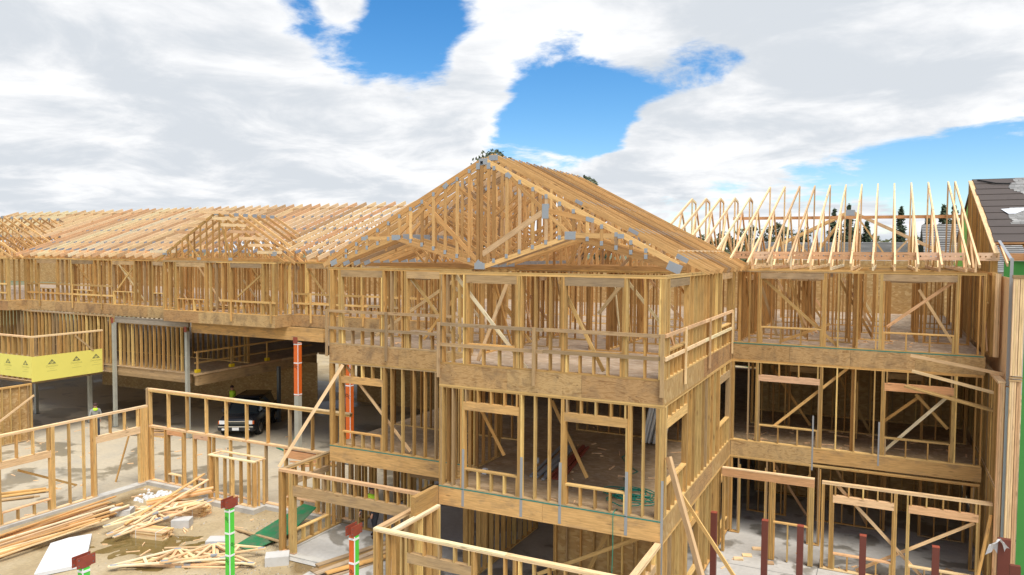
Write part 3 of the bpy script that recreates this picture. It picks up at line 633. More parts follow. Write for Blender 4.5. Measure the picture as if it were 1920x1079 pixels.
# unroofed ground floor walls in the yard
curb = lambda lab, lo, hi: setp(block('foundation_curb', None, lo, hi, 'curb'), kind='structure')
curb('', (-22.5, -9, -.02), (-22.1, 3.3, .10)); curb('', (-22.5, 3.31, -.02), (-12.5, 3.8, .14)); curb('', (-18.4, 2.7, -.02), (-15.7, 3.305, .16)); curb('', (-12.5, .4, -.02), (-12.2, 3.3, .05)); curb('', (-12.15, .4, -.02), (-10.6, .7, .05))
wall('yard wall running towards the camera with pale top plate, left', (-22.37, -8.6), 'y', 12.1, .11, 3.24, [(3.0, 4.2, .5, 2.0, .25, 2), (6.35, 8.05, .45, 1.95, .25, 3), (9.85, 11.7, 0, 2.05, .27, 3)], ends=(2, 5), pm='pale_lumber', m='lumber', hm='pale_lumber', no_bottom=[(9.85, 11.7)], sp=.55, depth=.14)
tb = wall('tall two-tier yard wall in front of the parked car', (-22.2, 3.5), 'x', 10.3, .15, 2.42, [(1.1, 1.9, .42, 2.0, .24, 1), (2.6, 3.3, .42, 2.0, .24, 1), (7.3, 8.7, .42, 1.85, .28, 1)], ends=(3, 3), pm='pale_lumber', m='lumber', hm='red_lumber', sp=.9)
def tier(t, x0, x1, y, z0, z1, sp):
    u = x0
    while u < x1: bar('stud', t, (u, y+.07, z0+.003), (u+J(), y+.07, z1-.135), .05, .14, 'lumber', (1, 0, 0)); u += sp
    for k in range(3):
        cuts = [x0-.05, x0+3.3+k*.7, x0+6.9-k*.4, x1]
        for a, b in zip(cuts, cuts[1:]): block('top_plate', t, (a+.003, y-.002*k, z1-.132+k*.044), (b-.003, y+.14+.002*k, z1-.09+k*.044), 'lumber' if k < 2 else 'pale_lumber')
tier(tb, -22.16, -11.95, 3.5, 2.423, 3.93, 1.06)
bar('stud', tb, (-22.3, 3.57, .15), (-22.3, 3.57, 3.93), .09, .14, 'lumber', (1, 0, 0))
tp = wall('small box-shaped pop-out of close studs on a concrete curb', (-18.2, 2.9), 'x', 2.35, .165, 1.86, [], ends=(3, 3), pm='pale_lumber', m='lumber', plates=1)
for x in (-18.15, -15.9):
    block('top_plate', tp, (x-.05, 3.045, 1.818), (x+.05, 3.49, 1.86), 'pale_lumber')
for x in (-15.87,):
    for y in (3.15, 3.4): bar('stud', tp, (x, y, .165), (x, y, 1.815), .09, .045, 'lumber', (1, 0, 0))
block('top_plate', tp, (-18.05, 3.35, 1.862), (-15.9, 3.49, 1.9), 'pale_lumber')
# free braces
def brace(lab, p0, p1, s=.09, t_=.038, m='pale_lumber'):
    o = bar('diagonal_brace', None, p0, p1, s, t_, m); setp(o, lab, 'brace'); return o
brace('long brace from the set-back second floor down to the porch corner', (-10.95, 1.88, 5.92), (-12.42, .55, 2.75), .1, .05)
brace('wide pale prop leaning on the corner of the gabled block, nearest camera', (.1, .15, 4.75), (1.9, -.9, .0), .14, .09)
brace('thin long prop leaning on the right side wall, behind the wide prop', (.06, 1.6, 3.45), (2.9, .9, .0), .09, .045, 'lumber')
brace('diagonal brace inside the ground floor beside chipboard', (-3.6, .9, .9), (-.4, .9, 2.6), .1, .04, 'lumber')
brace('short steep brace crossing under the stained beam', (-2.5, 1.4, .7), (-1.6, 1.4, 2.6), .1, .04, 'lumber')
brace('slanting brace against the low porch wall by the party wall', (7.0, 6.6, .02), (7.4, 6.95, 2.4), .09, .04, 'lumber')
brace('pale diagonal board leaning on the chipboard-lined wall', (-33.2, 2.6, .5), (-33.2, 5.6, 2.3))
brace('leaning board in the far corner of the yard walls', (-23.6, 3.0, .0), (-22.75, 3.1, 2.3), .07, .03, 'lumber')
brace('long yard brace crossing the first yard opening', (-24.6, 2.0, .0), (-22.55, -1.5, 1.8), .08, .03, 'lumber')

# ------------------------------------------------------------------ guard rails
def rail(label, p0, p1, posts, zs, out, z_foot, m='weathered', ext=.0):
    p0 = Vector((*p0, 0)); p1 = Vector((*p1, 0)); d = (p1-p0).normalized(); n = Vector((*out, 0))
    t = thing('guard_rail', p0, label, 'guard rail')
    for z in zs:
        L = (p1-p0).length; k = max(1, round(L/4)); cut = [L*i/k for i in range(k+1)]
        for a, b in zip(cut, cut[1:]): bar('rail', t, p0+d*(a+.004)+n*.025+Vector((0, 0, z)), p0+d*(b-.004)+n*.025+Vector((0, 0, z+J(.02))), .09, .038, m)
    for u in posts: bar('post', t, p0+d*u+n*.066+Vector((0, 0, z_foot)), p0+d*u+n*.066+Vector((0, 0, zs[0]+.05)), .09, .04, m, d)
    return t
RZ = (F3+1.08, F3+.53)
rail('guard rail across the main gable front', (-6.2, 0), (0.02, 0), (.05, 2.87, 6.17), RZ, (0, -1), F3-.36)
rail('guard rail across the set-back front, left of the main bay', (-11.7, 2), (-6.7, 2), (.05, 2.4), RZ, (0, -1), F3-.4)
rail('guard rail along the right side of the gabled block', (0, .02), (0, 8.75), (1.9, 4.9, 8.55), RZ, (1, 0), F3-.33, 'pale_lumber')
rail('guard rail along the far stretch of the long wing', (-40.8, 10), (-33.2, 10), (1.2, 4.2, 6.7), (F3+1.0, F3+.48), (0, -1), F3-.3, 'lumber')
rail('guard rail around the overhanging bay front', (-24, 8.9), (-20.45, 8.9), (.8, 3.3), (F3+.62,), (0, -1), F3-.35, 'lumber')
rail('guard rail right of the overhanging bay', (-20.3, 10), (-11.8, 10), (1.0, 4), (F3+1.0, F3+.55), (0, -1), F3-.35, 'lumber')
rail('guard rail at the far corner bay, left edge', (-48, 8.9), (-40.9, 8.9), (4.0, 6.2), (F3+1.0, F3+.48), (0, -1), F3-.35, 'lumber')
# deck guard rail with yellow shoes along the drive
t = thing('guard_rail', (-26.7, 9.8, F2+.1), 'deck edge guard rail on yellow shoes beside the drive', 'guard rail')
for y in (9.95, 12.2, 14.8, 17.4):
    bar('post', t, (-26.75, y, F2+.18), (-26.75, y, F2+1.2), .09, .045, 'lumber', (0, 1, 0)); block('shoe', t, (-26.83, y-.13, F2+.103), (-26.67, y+.13, F2+.27), 'plastic_yellow')
for z in (F2+1.15, F2+.6): bar('rail', t, (-26.80, 9.8, z), (-26.80, 18.6, z), .09, .035, 'lumber')

# ------------------------------------------------------------------ roof trusses
def truss(label, group, axis, c, members, plates, m='truss_wood', base=None, name='roof_truss', thick=.040):
    """members: (part, (a0,z0), (a1,z1), depth) in the truss plane; c = coordinate of that plane"""
    P = (lambda a, z: Vector((a, c, z))) if axis == 'x' else (lambda a, z: Vector((c, a, z)))
    nrm = Vector((0, 1, 0)) if axis == 'x' else Vector((1, 0, 0))
    a0 = members[0][1]
    t = thing(name, P(a0[0], PT), label, 'roof truss', group)
    for part, p, q, dp in members:
        jj = nrm*J(.003)
        bar(part, t, P(*p)+jj, P(*q)+jj, dp, thick, 'pale_lumber' if part == 'top_chord' and axis == 'y' else m, nrm.cross((P(*q)-P(*p))).normalized())
    for a, z, w_, h_, ang in plates:
        d = P(math.cos(ang), math.sin(ang))-P(0, 0)
        bar('connector_plate', t, P(a, z)-d*w_/2, P(a, z)+d*w_/2, h_, random.choice((.048, .050, .052, .054, .056))+(.006 if w_ > .3 else 0)+(.007 if h_ > .4 else 0), 'plate_steel', nrm.cross(d))
    return t
B = 6.55
AX, AZ, SL = -5.93, 12.51, .52
def topz(a, drop=0): return AZ-drop-SL*abs(a-AX)
Mx = [(-11.48, 9.14), (-9.0, 9.98), (-5.93, 9.14), (-3.2, 10.02), (-.14, 9.14)]
def mz(a):
    for (a0, z0), (a1, z1) in zip(Mx, Mx[1:]):
        if a0 <= a <= a1: return z0+(z1-z0)*(a-a0)/(a1-a0)
    return 9.14
ang = math.atan(SL)
# the dropped front gable truss with its close gable studs
dr = .20
mem = [('top_chord', (-11.55, topz(-11.55, dr)-.07), (AX, AZ-dr-.07), .14), ('top_chord', (AX, AZ-dr-.07), (-.2, topz(-.2, dr)-.07), .14)]
for p, q in zip(Mx, Mx[1:]): mem.append(('bottom_chord', p, q, .13))
pl = [(AX, AZ-dr-.12, .28, .18, 0), (-11.4, 9.2, .26, .17, .4), (-.3, 9.2, .38, .24, -.4), (AX-.1, 9.16, .34, .18, 0), (-9.0, 10.0, .26, .16, 0), (-3.2, 10.04, .32, .22, 0)]
a = -10.9
while a < -.6:
    z0 = mz(a)+.05; z1 = topz(a, dr)-.12
    if z1-z0 > .2:
        mem.append(('gable_stud', (a, z0), (a, z1), .09)); pl += [(a, z1-.02, .12, .09, math.pi/2), (a, z0+.02, .12, .09, math.pi/2)]
    a += .41
for p, q, dp in [((-8.0, topz(-8.0, dr)-.15), (-6.05, 9.25), .12), ((-5.95, 9.5), (-3.95, 10.75), .16), ((-3.95, 10.75), (-2.6, topz(-2.6, dr)-.12), .14), ((-3.95, 10.7), (-5.1, topz(-5.1, dr)-.12), .1), ((-3.95, 10.7), (-3.2, 10.05), .1),
               ((-3.2, 10.05), (-1.75, topz(-1.75, dr)-.12), .14), ((-5.75, 9.25), (-5.75, AZ-dr-.25), .09), ((-6.1, 9.25), (-6.1, AZ-dr-.25), .09), ((-9.0, 10.0), (-7.2, topz(-7.2, dr)-.12), .1), ((-9.0, 10.0), (-10.2, topz(-10.2, dr)-.12), .1)]:
    mem.append(('web', p, q, dp)); pl.append((*q, .18, .12, math.atan2(q[1]-p[1], q[0]-p[0])))
pl += [(-3.95, 10.72, .2, .41, 0)]
truss('front gable truss with close vertical studs, two humps in its lower chord', None, 'x', 2.02, mem, pl)
# common trusses behind
def common(y, flat, k):
    xr = .5; xl = -12.36
    mem = [('top_chord', (xl, topz(xl)-.09), (AX, AZ-.09), .165), ('top_chord', (AX, AZ-.09), (xr, topz(xr)-.09), .165)]
    if flat: mem.append(('bottom_chord', (-11.55, PT+.07), (-.03, PT+.07), .12))
    for i_, (p, q) in enumerate(zip(Mx, Mx[1:])):
        if (i_ < 2 and k < 6) or (i_ > 1 and k < 3): mem.append(('bottom_chord', (p[0], p[1]+.03), (q[0], q[1]+.03), .11))
    ws = [((AX, 9.25), (AX, AZ-.16)), ((AX, 9.25), (-8.6, topz(-8.6)-.15)), ((AX, 9.25), (-3.26, topz(-3.26)-.15)), ((-9, 10.0), (-9.0, topz(-9)-.15)), ((-3.2, 10.0), (-3.2, topz(-3.2)-.15)), ((-9, 10.0), (-7.3, topz(-7.3)-.15)), ((-3.2, 10), (-4.6, topz(-4.6)-.15)), ((-3.2, 10), (-1.6, topz(-1.6)-.15)), ((-9, 10), (-10.3, topz(-10.3)-.15)), ((-7.3, topz(-7.3)-.15), (-5.93, 10.6)), ((-4.6, topz(-4.6)-.15), (-5.93, 10.6))]
    if k >= 3: ws = ws[:3]+[((-9.4, PT+.1), (-8.6, topz(-8.6)-.15)), ((-9.4, PT+.1), (-10.3, topz(-10.3)-.15)), ((-2.5, PT+.1), (-3.26, topz(-3.26)-.15)), ((-2.5, PT+.1), (-1.6, topz(-1.6)-.15)), ((-7.6, PT+.1), (-8.6, topz(-8.6)-.15)), ((-4.2, PT+.1), (-3.26, topz(-3.26)-.15)), ((-4.2, PT+.1), (-4.6, topz(-4.6)-.15)), ((-7.6, PT+.1), (-7.3, topz(-7.3)-.15))]
    for a in (-10.2, -7.95, -7.0, -4.9, -4.05, -2.2, -1.2): ws.append(((a, max(PT+.12, mz(a) if ((a < AX and k < 6) or (a > AX and k < 3)) else 0)), (a, topz(a)-.15)))
    for p, q in ws: mem.append(('web', p, q, .08))
    mem.append(('heel_post', (-.09, PT+.01), (-.09, topz(-.09)-.15), .09)); mem.append(('heel_post', (-11.5, PT+.01), (-11.5, topz(-11.5)-.15), .09))
    pl = [(AX, AZ-.14, .3, .16, 0), (-3.2, 10.02, .3, .2, 0), (-9, 10.02, .3, .2, 0), (-.25, topz(-.25)-.12, .34, .13, -ang), (-1.6, topz(-1.6)-.1, .3, .1, -ang), (-3.2, topz(-3.2)-.1, .24, .1, -ang), (-11.4, 9.2, .26, .16, .35), (AX, 9.2, .36, .16, 0), (-7.3, topz(-7.3)-.1, .24, .1, ang), (-8.6, topz(-8.6)-.1, .24, .1, ang)]
    truss(nth('c')+' common truss behind the studded front gable truss', 'trusses of the main gable roof', 'x', y, mem, pl)
k = 0
y = 2.66
while y < 9.4:
    common(y, k >= 2, k); y += .56; k += 1
# sloping blocking at the right eave of the main gable
o = bar('eave_blocking', None, (-.45, 3.0, topz(-.45)-.02), (-.45, 9.4, topz(-.45)-.02), .05, .03, 'pale_lumber'); setp(o, 'pale blocking strip along the right eave of the main gable', 'blocking')

# long left wing: ridge along x
RY, RZT, EY, EZ = 17.9, 12.28, 9.35, 9.32
sl2 = (RZT-EZ)/(RY-EY); an2 = math.atan(sl2)
def lz(y): return RZT-sl2*abs(y-RY)
def wing(x, y0=EY):
    ex = .4
    mem = [('top_chord', (y0, lz(y0)-.1), (RY+ex, RZT+sl2*ex-.1), .19), ('bottom_chord', (10.05, PT+.06), (18.1, PT+.06), .11)]
    tp = [11.6, 13.8, 16.0]; bt = [12.7, 14.9, 17.9]
    for a, b in zip(tp, bt): mem.append(('web', (a, lz(a)-.14), (b, PT+.11), .09))
    for a, b in zip(tp[1:], bt): mem.append(('web', (b, PT+.11), (a, lz(a)-.14), .09))
    mem.append(('web', (17.9, PT+.11), (17.9, RZT-.2), .09)); mem.append(('heel_post', (10.12, PT+.01), (10.12, lz(10.12)-.14), .09))
    pl = [(10.3, lz(10.3)-.11, .36, .13, an2)]+[(a, lz(a)-.12, .22, .09, an2) for a in tp] if x > -41.2 else []
    truss(nth('w', False)+' roof truss of the long wing, counted from the main gable', 'trusses of the long wing roof', 'y', x, mem, pl)
x = -12.9
while x > -56:
    if -29.1 < x < -19.3: y0 = EY+2.2 if abs(x+24.2) < 2.2 else EY+.9
    elif x < -41.2: y0 = 12.5
    else: y0 = EY
    wing(x, y0); x -= .68 if x > -41.2 else 1.0
for i, (y, lab) in enumerate([(17.45, 'ridge blocking strip along the top of the long wing'), (10.0, 'eave blocking strip along the long wing')]):
    o = bar('blocking_strip', None, (-56 if i == 0 else -40.9, y, lz(y)-.1), (-12.5 if i == 0 else -29, y, lz(y)-.1), .11, .035, 'red_lumber' if i else 'pale_lumber'); setp(o, lab, 'blocking')
# cross gable over the bay
GX, GA = -24.2, 11.45
sg = .56
def cross(y, half, front):
    dz = sg*half; z0 = GA-dz
    mem = [('top_chord', (GX-half, z0-.07), (GX, GA-.07), .13), ('top_chord', (GX, GA-.07), (GX+half, z0-.07), .13)]
    if front or half > 3.5: mem.append(('bottom_chord', (GX-3.55, PT+.06), (GX+3.55, PT+.06), .11))
    pl = [(GX, GA-.13, .3, .16, 0)]
    if front:
        a = -3.2
        while a < 3.25:
            mem.append(('gable_stud', (GX+a, PT+.11), (GX+a, GA-sg*abs(a)-.14), .08)); a += .42
        mem += [('web', (GX-1.2, PT+.12), (GX-2.1, GA-sg*2.1-.14), .1), ('web', (GX+.9, PT+.12), (GX+.2, GA-.3), .1), ('web', (GX+.9, PT+.12), (GX+2.2, GA-sg*2.2-.14), .1)]
        pl += [(GX-1.2, PT+.1, .25, .13, 0), (GX+.9, PT+.1, .25, .13, 0), (GX+3.6, z0+.35, .3, .2, 0), (GX-3.6, z0+.35, .3, .2, 0)]
    t = truss('small gable truss with close studs over the overhanging bay' if front else nth('v')+' valley truss behind the studded small gable of the bay', None if front else 'valley trusses behind the bay gable', 'x', y, mem, pl, m='inner_wood' if front else 'truss_wood')
    if front:
        for k in range(7):
            for s in (-1, 1):
                a = s*(.25+k*.56); bar('outlooker', t, (GX+a-s*.1, y-.9, GA-sg*abs(a)+.06), (GX+a-s*.1, y+.6, GA-sg*abs(a)+.06), .14, .045, 'pale_lumber')
cross(8.96, 4.25, True)
for k in range(6): cross(9.6+k*.61, 4.3-.06*k if k < 2 else 4.3-.62*(k-1), False)
# far corner wing at the left edge: gable trusses one behind another
for k in range(12):
    y = 8.95+k*.61; gx, ga, hf, sg3 = -46.6, 11.7, 6.2, .42
    mem = [('top_chord', (gx-hf, ga-sg3*hf-.06), (gx, ga-.06), .11), ('top_chord', (gx, ga-.06), (gx+hf, ga-sg3*hf-.06), .11), ('bottom_chord', (gx-5.6, PT+.06), (gx+5.6, PT+.06), .1), ('web', (gx, PT+.1), (gx, ga-.12), .09)]
    for s in (-1, 1): mem += [('web', (gx+s*1.9, PT+.1), (gx, ga-.5), .08), ('web', (gx+s*1.9, PT+.1), (gx+s*3.0, ga-sg3*3.0-.12), .08), ('web', (gx+s*3.9, PT+.1), (gx+s*3.0, ga-sg3*3-.12), .08)]
    truss(nth('f')+' gable truss of the far corner wing, counted from its front', 'trusses of the far corner wing', 'x', y, mem, [(gx, ga-.1, .26, .15, 0), (gx+3, ga-sg3*3-.08, .22, .1, -.4)])

# right-hand wing: half trusses, ridge side open
TY, TZ, EY3, EZ3 = 17.6, 12.52, 7.95, 9.30
s3 = (TZ-EZ3)/(TY-EY3)
def rz(y): return EZ3+s3*(y-EY3)
def half_truss(x, yt=TY, kink=False):
    mem = [('top_chord', (EY3, rz(EY3)-.05), (yt, rz(yt)-.05), .10), ('bottom_chord', (8.95, PT+.06), (yt, PT+.06), .10), ('heel_post', (9.0, PT+.01), (9.0, rz(9)-.1), .09), ('king_post', (yt+.02, PT+.11), (yt+.02, rz(yt)-.02), .08)]
    if kink: mem.append(('ridge_block', (yt, rz(yt)-.06), (yt+.75, rz(yt)-.18), .09)); mem.append(('king_post', (yt+.75, PT+.11), (yt+.75, rz(yt)-.2), .08))
    for a, b in ((11.1, 9.6), (11.1, 12.6), (14.2, 12.6), (14.2, 15.9)): mem.append(('web', (b, PT+.11), (a, rz(a)-.1), .085))
    truss(nth('k')+' cut-topped half truss beyond the main gable roof, counted leftwards' if kink else nth('h')+' half truss with open king post, counted from the gabled block', 'cut half trusses beyond the gable' if kink else 'half trusses of the right-hand wing', 'y', x, mem,
          [], m='pale_lumber', thick=.055)
for i in range(11): half_truss(-.02+i*.61)
half_truss(6.78); half_truss(7.02)
for i in range(5): half_truss(-.63-i*.61, 16.0, True)
# vent blocking between the heels, four round holes each
def holed(l, h, t_, n):
    vs = []; fs = []; cell = l/n
    N = 8
    for k in range(n):
        cx = -l/2+cell*(k+.5); r = .026
        ring = [(cx+r*math.cos(2*math.pi*j/N+math.pi/8), r*math.sin(2*math.pi*j/N+math.pi/8)) for j in range(N)]
        sq = []
        for (px, pz) in ring:
            dx, dz = px-cx, pz; f = min((cell/2)/abs(dx) if abs(dx) > 1e-6 else 9e9, (h/2)/abs(dz) if abs(dz) > 1e-6 else 9e9)
            sq.append((cx+dx*f, dz*f))
        corners = [(cx+cell/2, h/2), (cx-cell/2, h/2), (cx-cell/2, -h/2), (cx+cell/2, -h/2)]
        for s in (-1, 1):
            b = len(vs); vs += [(x, s*t_/2, z) for x, z in ring]+[(x, s*t_/2, z) for x, z in sq]+[(x, s*t_/2, z) for x, z in corners]
            for j in range(N):
                j2 = (j+1) % N; q = [b+j, b+j2, b+N+j2, b+N+j]
                x1, z1 = sq[j]; x2, z2 = sq[j2]
                f = q
                if abs(x1-x2) > 1e-6 and abs(z1-z2) > 1e-6:
                    ci = min(range(4), key=lambda c_: abs(corners[c_][0]-(x1+x2)/2)+abs(corners[c_][1]-(z1+z2)/2)); f = [b+j, b+j2, b+N+j2, b+2*N+ci, b+N+j]
                fs.append(tuple(f) if s > 0 else tuple(reversed(f)))
        b = len(vs); vs += [(x, -t_/2, z) for x, z in ring]+[(x, t_/2, z) for x, z in ring]
        for j in range(N): fs.append((b+j, b+(j+1) % N, b+N+(j+1) % N, b+N+j))
    b = len(vs)
    for x in (-l/2, l/2):
        for y in (-t_/2, t_/2):
            for z in (-h/2, h/2): vs.append((x, y, z))
    fs += [(b, b+1, b+3, b+2), (b+4, b+6, b+7, b+5), (b+1, b+5, b+7, b+3), (b, b+2, b+6, b+4)]
    me = bpy.data.meshes.new('vent_block'); me.from_pydata(vs, [], fs); me.materials.append(MATS['vent_wood']); return me
vm = holed(.56, .24, .036, 4)
t = thing('vent_blocking', (0, 9.1, PT), 'reddish blocking with round vent holes between the half truss heels', 'blocking')
for i in range(11):
    if i == 10: continue
    put('vent_block', vm, Matrix.Translation((-.02+(i+.5)*.61, 9.12, 9.53)), t)
put('vent_block', vm, Matrix.Translation((6.43, 9.12, 9.53)), t)
put('vent_block', vm, Matrix.Translation((7.35, 9.12, 9.53)), t)
o = bar('cross_board', None, (-1.6, 17.72, 11.15), (7.3, 17.72, 11.12), .13, .04, 'red_lumber'); setp(o, 'long brown board nailed across the king posts', 'board')

# rear outside walls closing the building
for (x0, L, m, lab, z0, z1) in [(-85, 84.9, 'osb', 'rear outside wall of the long wing and gabled block, chipboard', F3, PT), (0.1, 7.2, 'osb', 'rear outside wall of chipboard, seen through the wide windows', F3, PT),
                                (-41, 48.4, 'osb', 'rear outside wall of the second floor', F2+.12, F3-R3), (-26, 33.3, 'osb', 'rear outside wall of the ground floor', .02, F2-R2)]:
    t = thing('rear_wall', (x0, 25.8, z0), lab, 'sheathed wall'); n = round(L/2.44)
    for i in range(n):
        if z0 == F3 and i % 3 == 1 and x0 > 0:
            block('sheathing_panel', t, (x0+L*i/n+.003, 25.8, z0), (x0+L*(i+1)/n-.003, 25.812, z0+.9), m); block('sheathing_panel', t, (x0+L*i/n+.003, 25.8, z1-.3), (x0+L*(i+1)/n-.003, 25.812, z1), m)
        else: block('sheathing_panel', t, (x0+L*i/n+.003, 25.8, z0), (x0+L*(i+1)/n-.003, 25.812, z1), m)
wall('third floor corridor wall deep behind the gabled block', (-11.5, 13.0), 'x', 11.6, F3, PT, [(3, 4, 0, 2.05, .2, 1)], depth=.09, m='inner_wood', no_bottom=[(3, 4)], braces=[((1, 2.2), (2.6, .1)), ((6, .1), (8, 2.2))])
wall('third floor corridor wall farthest behind the gabled block', (-11.5, 16.5), 'x', 11.6, F3, PT, [], depth=.09, m='inner_wood')

# ------------------------------------------------------------------ straps, tape and posts on the fronts
for x in (-5.42, -3.69, -2.61, -.88):
    t = None
    lab = {-5.42: 'first', -3.69: 'second', -2.61: 'third', -.88: 'fourth'}[x]
    o = bar('steel_strap', None, (x, -.0025, 2.74), (x+.01, -.0025, 4.3), .075, .003, 'galv', (1, 0, 0)); setp(o, lab+' galvanised strap from the left on the stained second floor beam', 'strap', 'straps on the second floor beam')
for x, z0, z1, lab in [(2.62, 2.5, 4.3, 'galvanised strap above the porch door beam'), (4.56, 2.9, 4.3, 'galvanised strap at the wide second floor opening')]:
    o = bar('steel_strap', None, (x, 8.917, z0), (x, 8.917, z1), .05, .004, 'galv', (1, 0, 0)); setp(o, lab, 'strap')
o = bar('corner_strap', None, (.004, -.004, 0.5), (.004, -.004, 4.2), .06, .008, 'galv', (1, 0, 0)); setp(o, 'long galvanised corner strip down the corner of the gabled block', 'strap')
for d, a, b in ((DECKS[1], (-6.17, -.002), (0, -.002)), (DECKS[1], (-11.6, 1.998), (-6.3, 1.998)), (DECKS[2], (0.01, 8.918), (7.3, 8.918))):
    z = F2 if d is DECKS[1] else F3
    bar('seal_tape', d, (a[0], a[1], z-.006), (b[0], b[1], z-.006), .03, .004, 'tape_green')

def steel_column(lab, x, y, z0, z1, w_, m='column_paint', wrap=None, wm='wrap_orange', bracket=True, group=None):
    t = thing('steel_column', (x, y, z0), lab, 'steel column', group)
    bar('shaft', t, (x, y, z0+.02), (x, y, z1), w_, w_, m, (1, 0, 0)); block('base_plate', t, (x-w_*.8, y-w_*.8, z0+.004), (x+w_*.8, y+w_*.8, z0+.02), 'steel_dark')
    if wrap:
        a, b = wrap
        block('wrap', t, (x-w_/2-.006, y-w_/2-.006, a), (x+w_/2+.006, y+w_/2+.006, b), wm)
        bar('tape_edge', t, (x+w_/2, y-w_/2, a), (x+w_/2, y-w_/2, b), .022, .022, 'tape_white', (1, 0, 0))
        n = 3
        for i in range(n):
            z = [b-.06, b-(b-a)*.38, a+.05][i]; block('tape_band', t, (x-w_/2-.010, y-w_/2-.010, z-.025), (x+w_/2+.010, y+w_/2+.010, z+.025), 'tape_white')
    if bracket:
        br = block('bracket', t, (x-w_*.55, y-w_*.62-.01, z1-.02), (x+w_*.55, y-w_*.62, z1+.26), 'bracket_red')
    return t
steel_column('orange-wrapped steel column under the overhanging bay beam', -19.75, 9.55, .004, 5.32, .24, wrap=(2.85, 5.30))
steel_column('orange-wrapped steel column seen through the set-back window', -16.75, 9.55, .004, 5.2, .24, wrap=(.9, 5.2))
steel_column('grey steel column where the close studs meet the open drive', -26.95, 9.5, .004, F3-R3-.55, .17)
steel_column('grey steel column between the two stretches of close studs', -32.5, 9.5, .004, F3-R3-.35, .16)
steel_column('grey steel column below the yellow boards', -34.6, 9.5, .004, 2.75, .17, bracket=False)
steel_column('grey steel column at the dark corner left of the garage', -39.4, 9.5, .004, 2.75, .17, bracket=False)
for i, (x, y) in enumerate(((-25.6, 14.5), (-21.5, 18.6), (-16.5, 18.6))):
    steel_column(['thin steel column behind the parked car', 'thin steel column in the dark middle of the drive', 'thin steel column in the dark right end of the drive'][i], x, y, .004, F2-.1, .16, 'steel_dark' if i == 0 else 'column_paint', bracket=False)
# red primed posts in the right-hand yard
for i, (x, y) in enumerate(((.68, 2.8), (1.98, 2.8), (2.84, 2.8), (4.28, 2.8), (5.84, 2.8))):
    labs = ['red primed steel post beside the right side wall, leftmost', 'red primed steel post, second from the gabled block', 'red primed steel post, third from the gabled block', 'red primed steel post, fourth from the gabled block', 'red primed steel post, fifth from the gabled block']
    t = thing('primed_post', (x, y, .006), labs[i], 'steel post', 'red primed posts')
    bar('shaft', t, (x, y, .02), (x, y, TOP-.02), .15, .15, 'primer_red', (1, 0, 0)); block('cap_plate', t, (x-.078, y-.078, TOP-.019), (x+.078, y+.078, TOP-.005), 'bracket_red'); block('base_plate', t, (x-.13, y-.13, .006), (x+.13, y+.13, .019), 'primer_red')
for i, (x, y, z, w_) in enumerate(((7.36, 4.1, TOP, .26), (7.36, 2.4, TOP-.02, .2))):
    t = thing('primed_post', (x, y, .006), ['wide red primed post with white plastic on top by the party wall', 'short red primed post at the bottom right corner'][i], 'steel post')
    bar('shaft', t, (x, y, .02), (x, y, z), w_, w_*.6, 'primer_red', (1, 0, 0)); block('base_plate', t, (x-w_*.7, y-.12, .006), (x+w_*.7, y+.12, .019), 'primer_red')
def rag():
    rnd = random.Random(2); bm = bmesh.new(); n = 9; g = []
    for i in range(n):
        row = []
        for j in range(n):
            u, v = i/(n-1)-.5, j/(n-1)-.5
            row.append(bm.verts.new((7.27+u*.34-.12*(v+.5), 4.02+v*.22+.03*math.sin(9*u), TOP+.03-abs(u)*.35-max(0, v)*.5-.1*(v+.5)+rnd.uniform(-.025, .025))))
        g.append(row)
    for i in range(n-1):
        for j in range(n-1): bm.faces.new((g[i][j], g[i+1][j], g[i+1][j+1], g[i][j+1]))
    o = bmobj('plastic_sheet', bm, 'poly_white', smooth=True); setp(o, 'crumpled white plastic draped over the wide red post', 'plastic sheet')
rag()

# ------------------------------------------------------------------ text helper
def text(parent, s, origin, xd, zd, size, m, name='lettering', bold=0.0, ext=.0008):
    cu = bpy.data.curves.new(name, 'FONT'); cu.body = s; cu.size = size; cu.align_x = 'CENTER'; cu.align_y = 'CENTER'; cu.extrude = ext; cu.offset = bold
    xd = Vector(xd).normalized(); zd = Vector(zd).normalized(); n = xd.cross(zd)
    tmp = bpy.data.objects.new('tmp', cu); cu.materials.append(MATS[m]); C.objects.link(tmp)
    me = bpy.data.meshes.new_from_object(tmp.evaluated_get(bpy.context.evaluated_depsgraph_get())); me.name = name
    bpy.data.objects.remove(tmp); bpy.data.curves.remove(cu)
    o = bpy.data.objects.new(name, me); C.objects.link(o)
    mw = Matrix((xd, zd, n)).transposed().to_4x4(); mw.translation = Vector(origin)+n*.002
    o.parent = parent; o.matrix_basis = pw(parent).inverted() @ mw
    return o
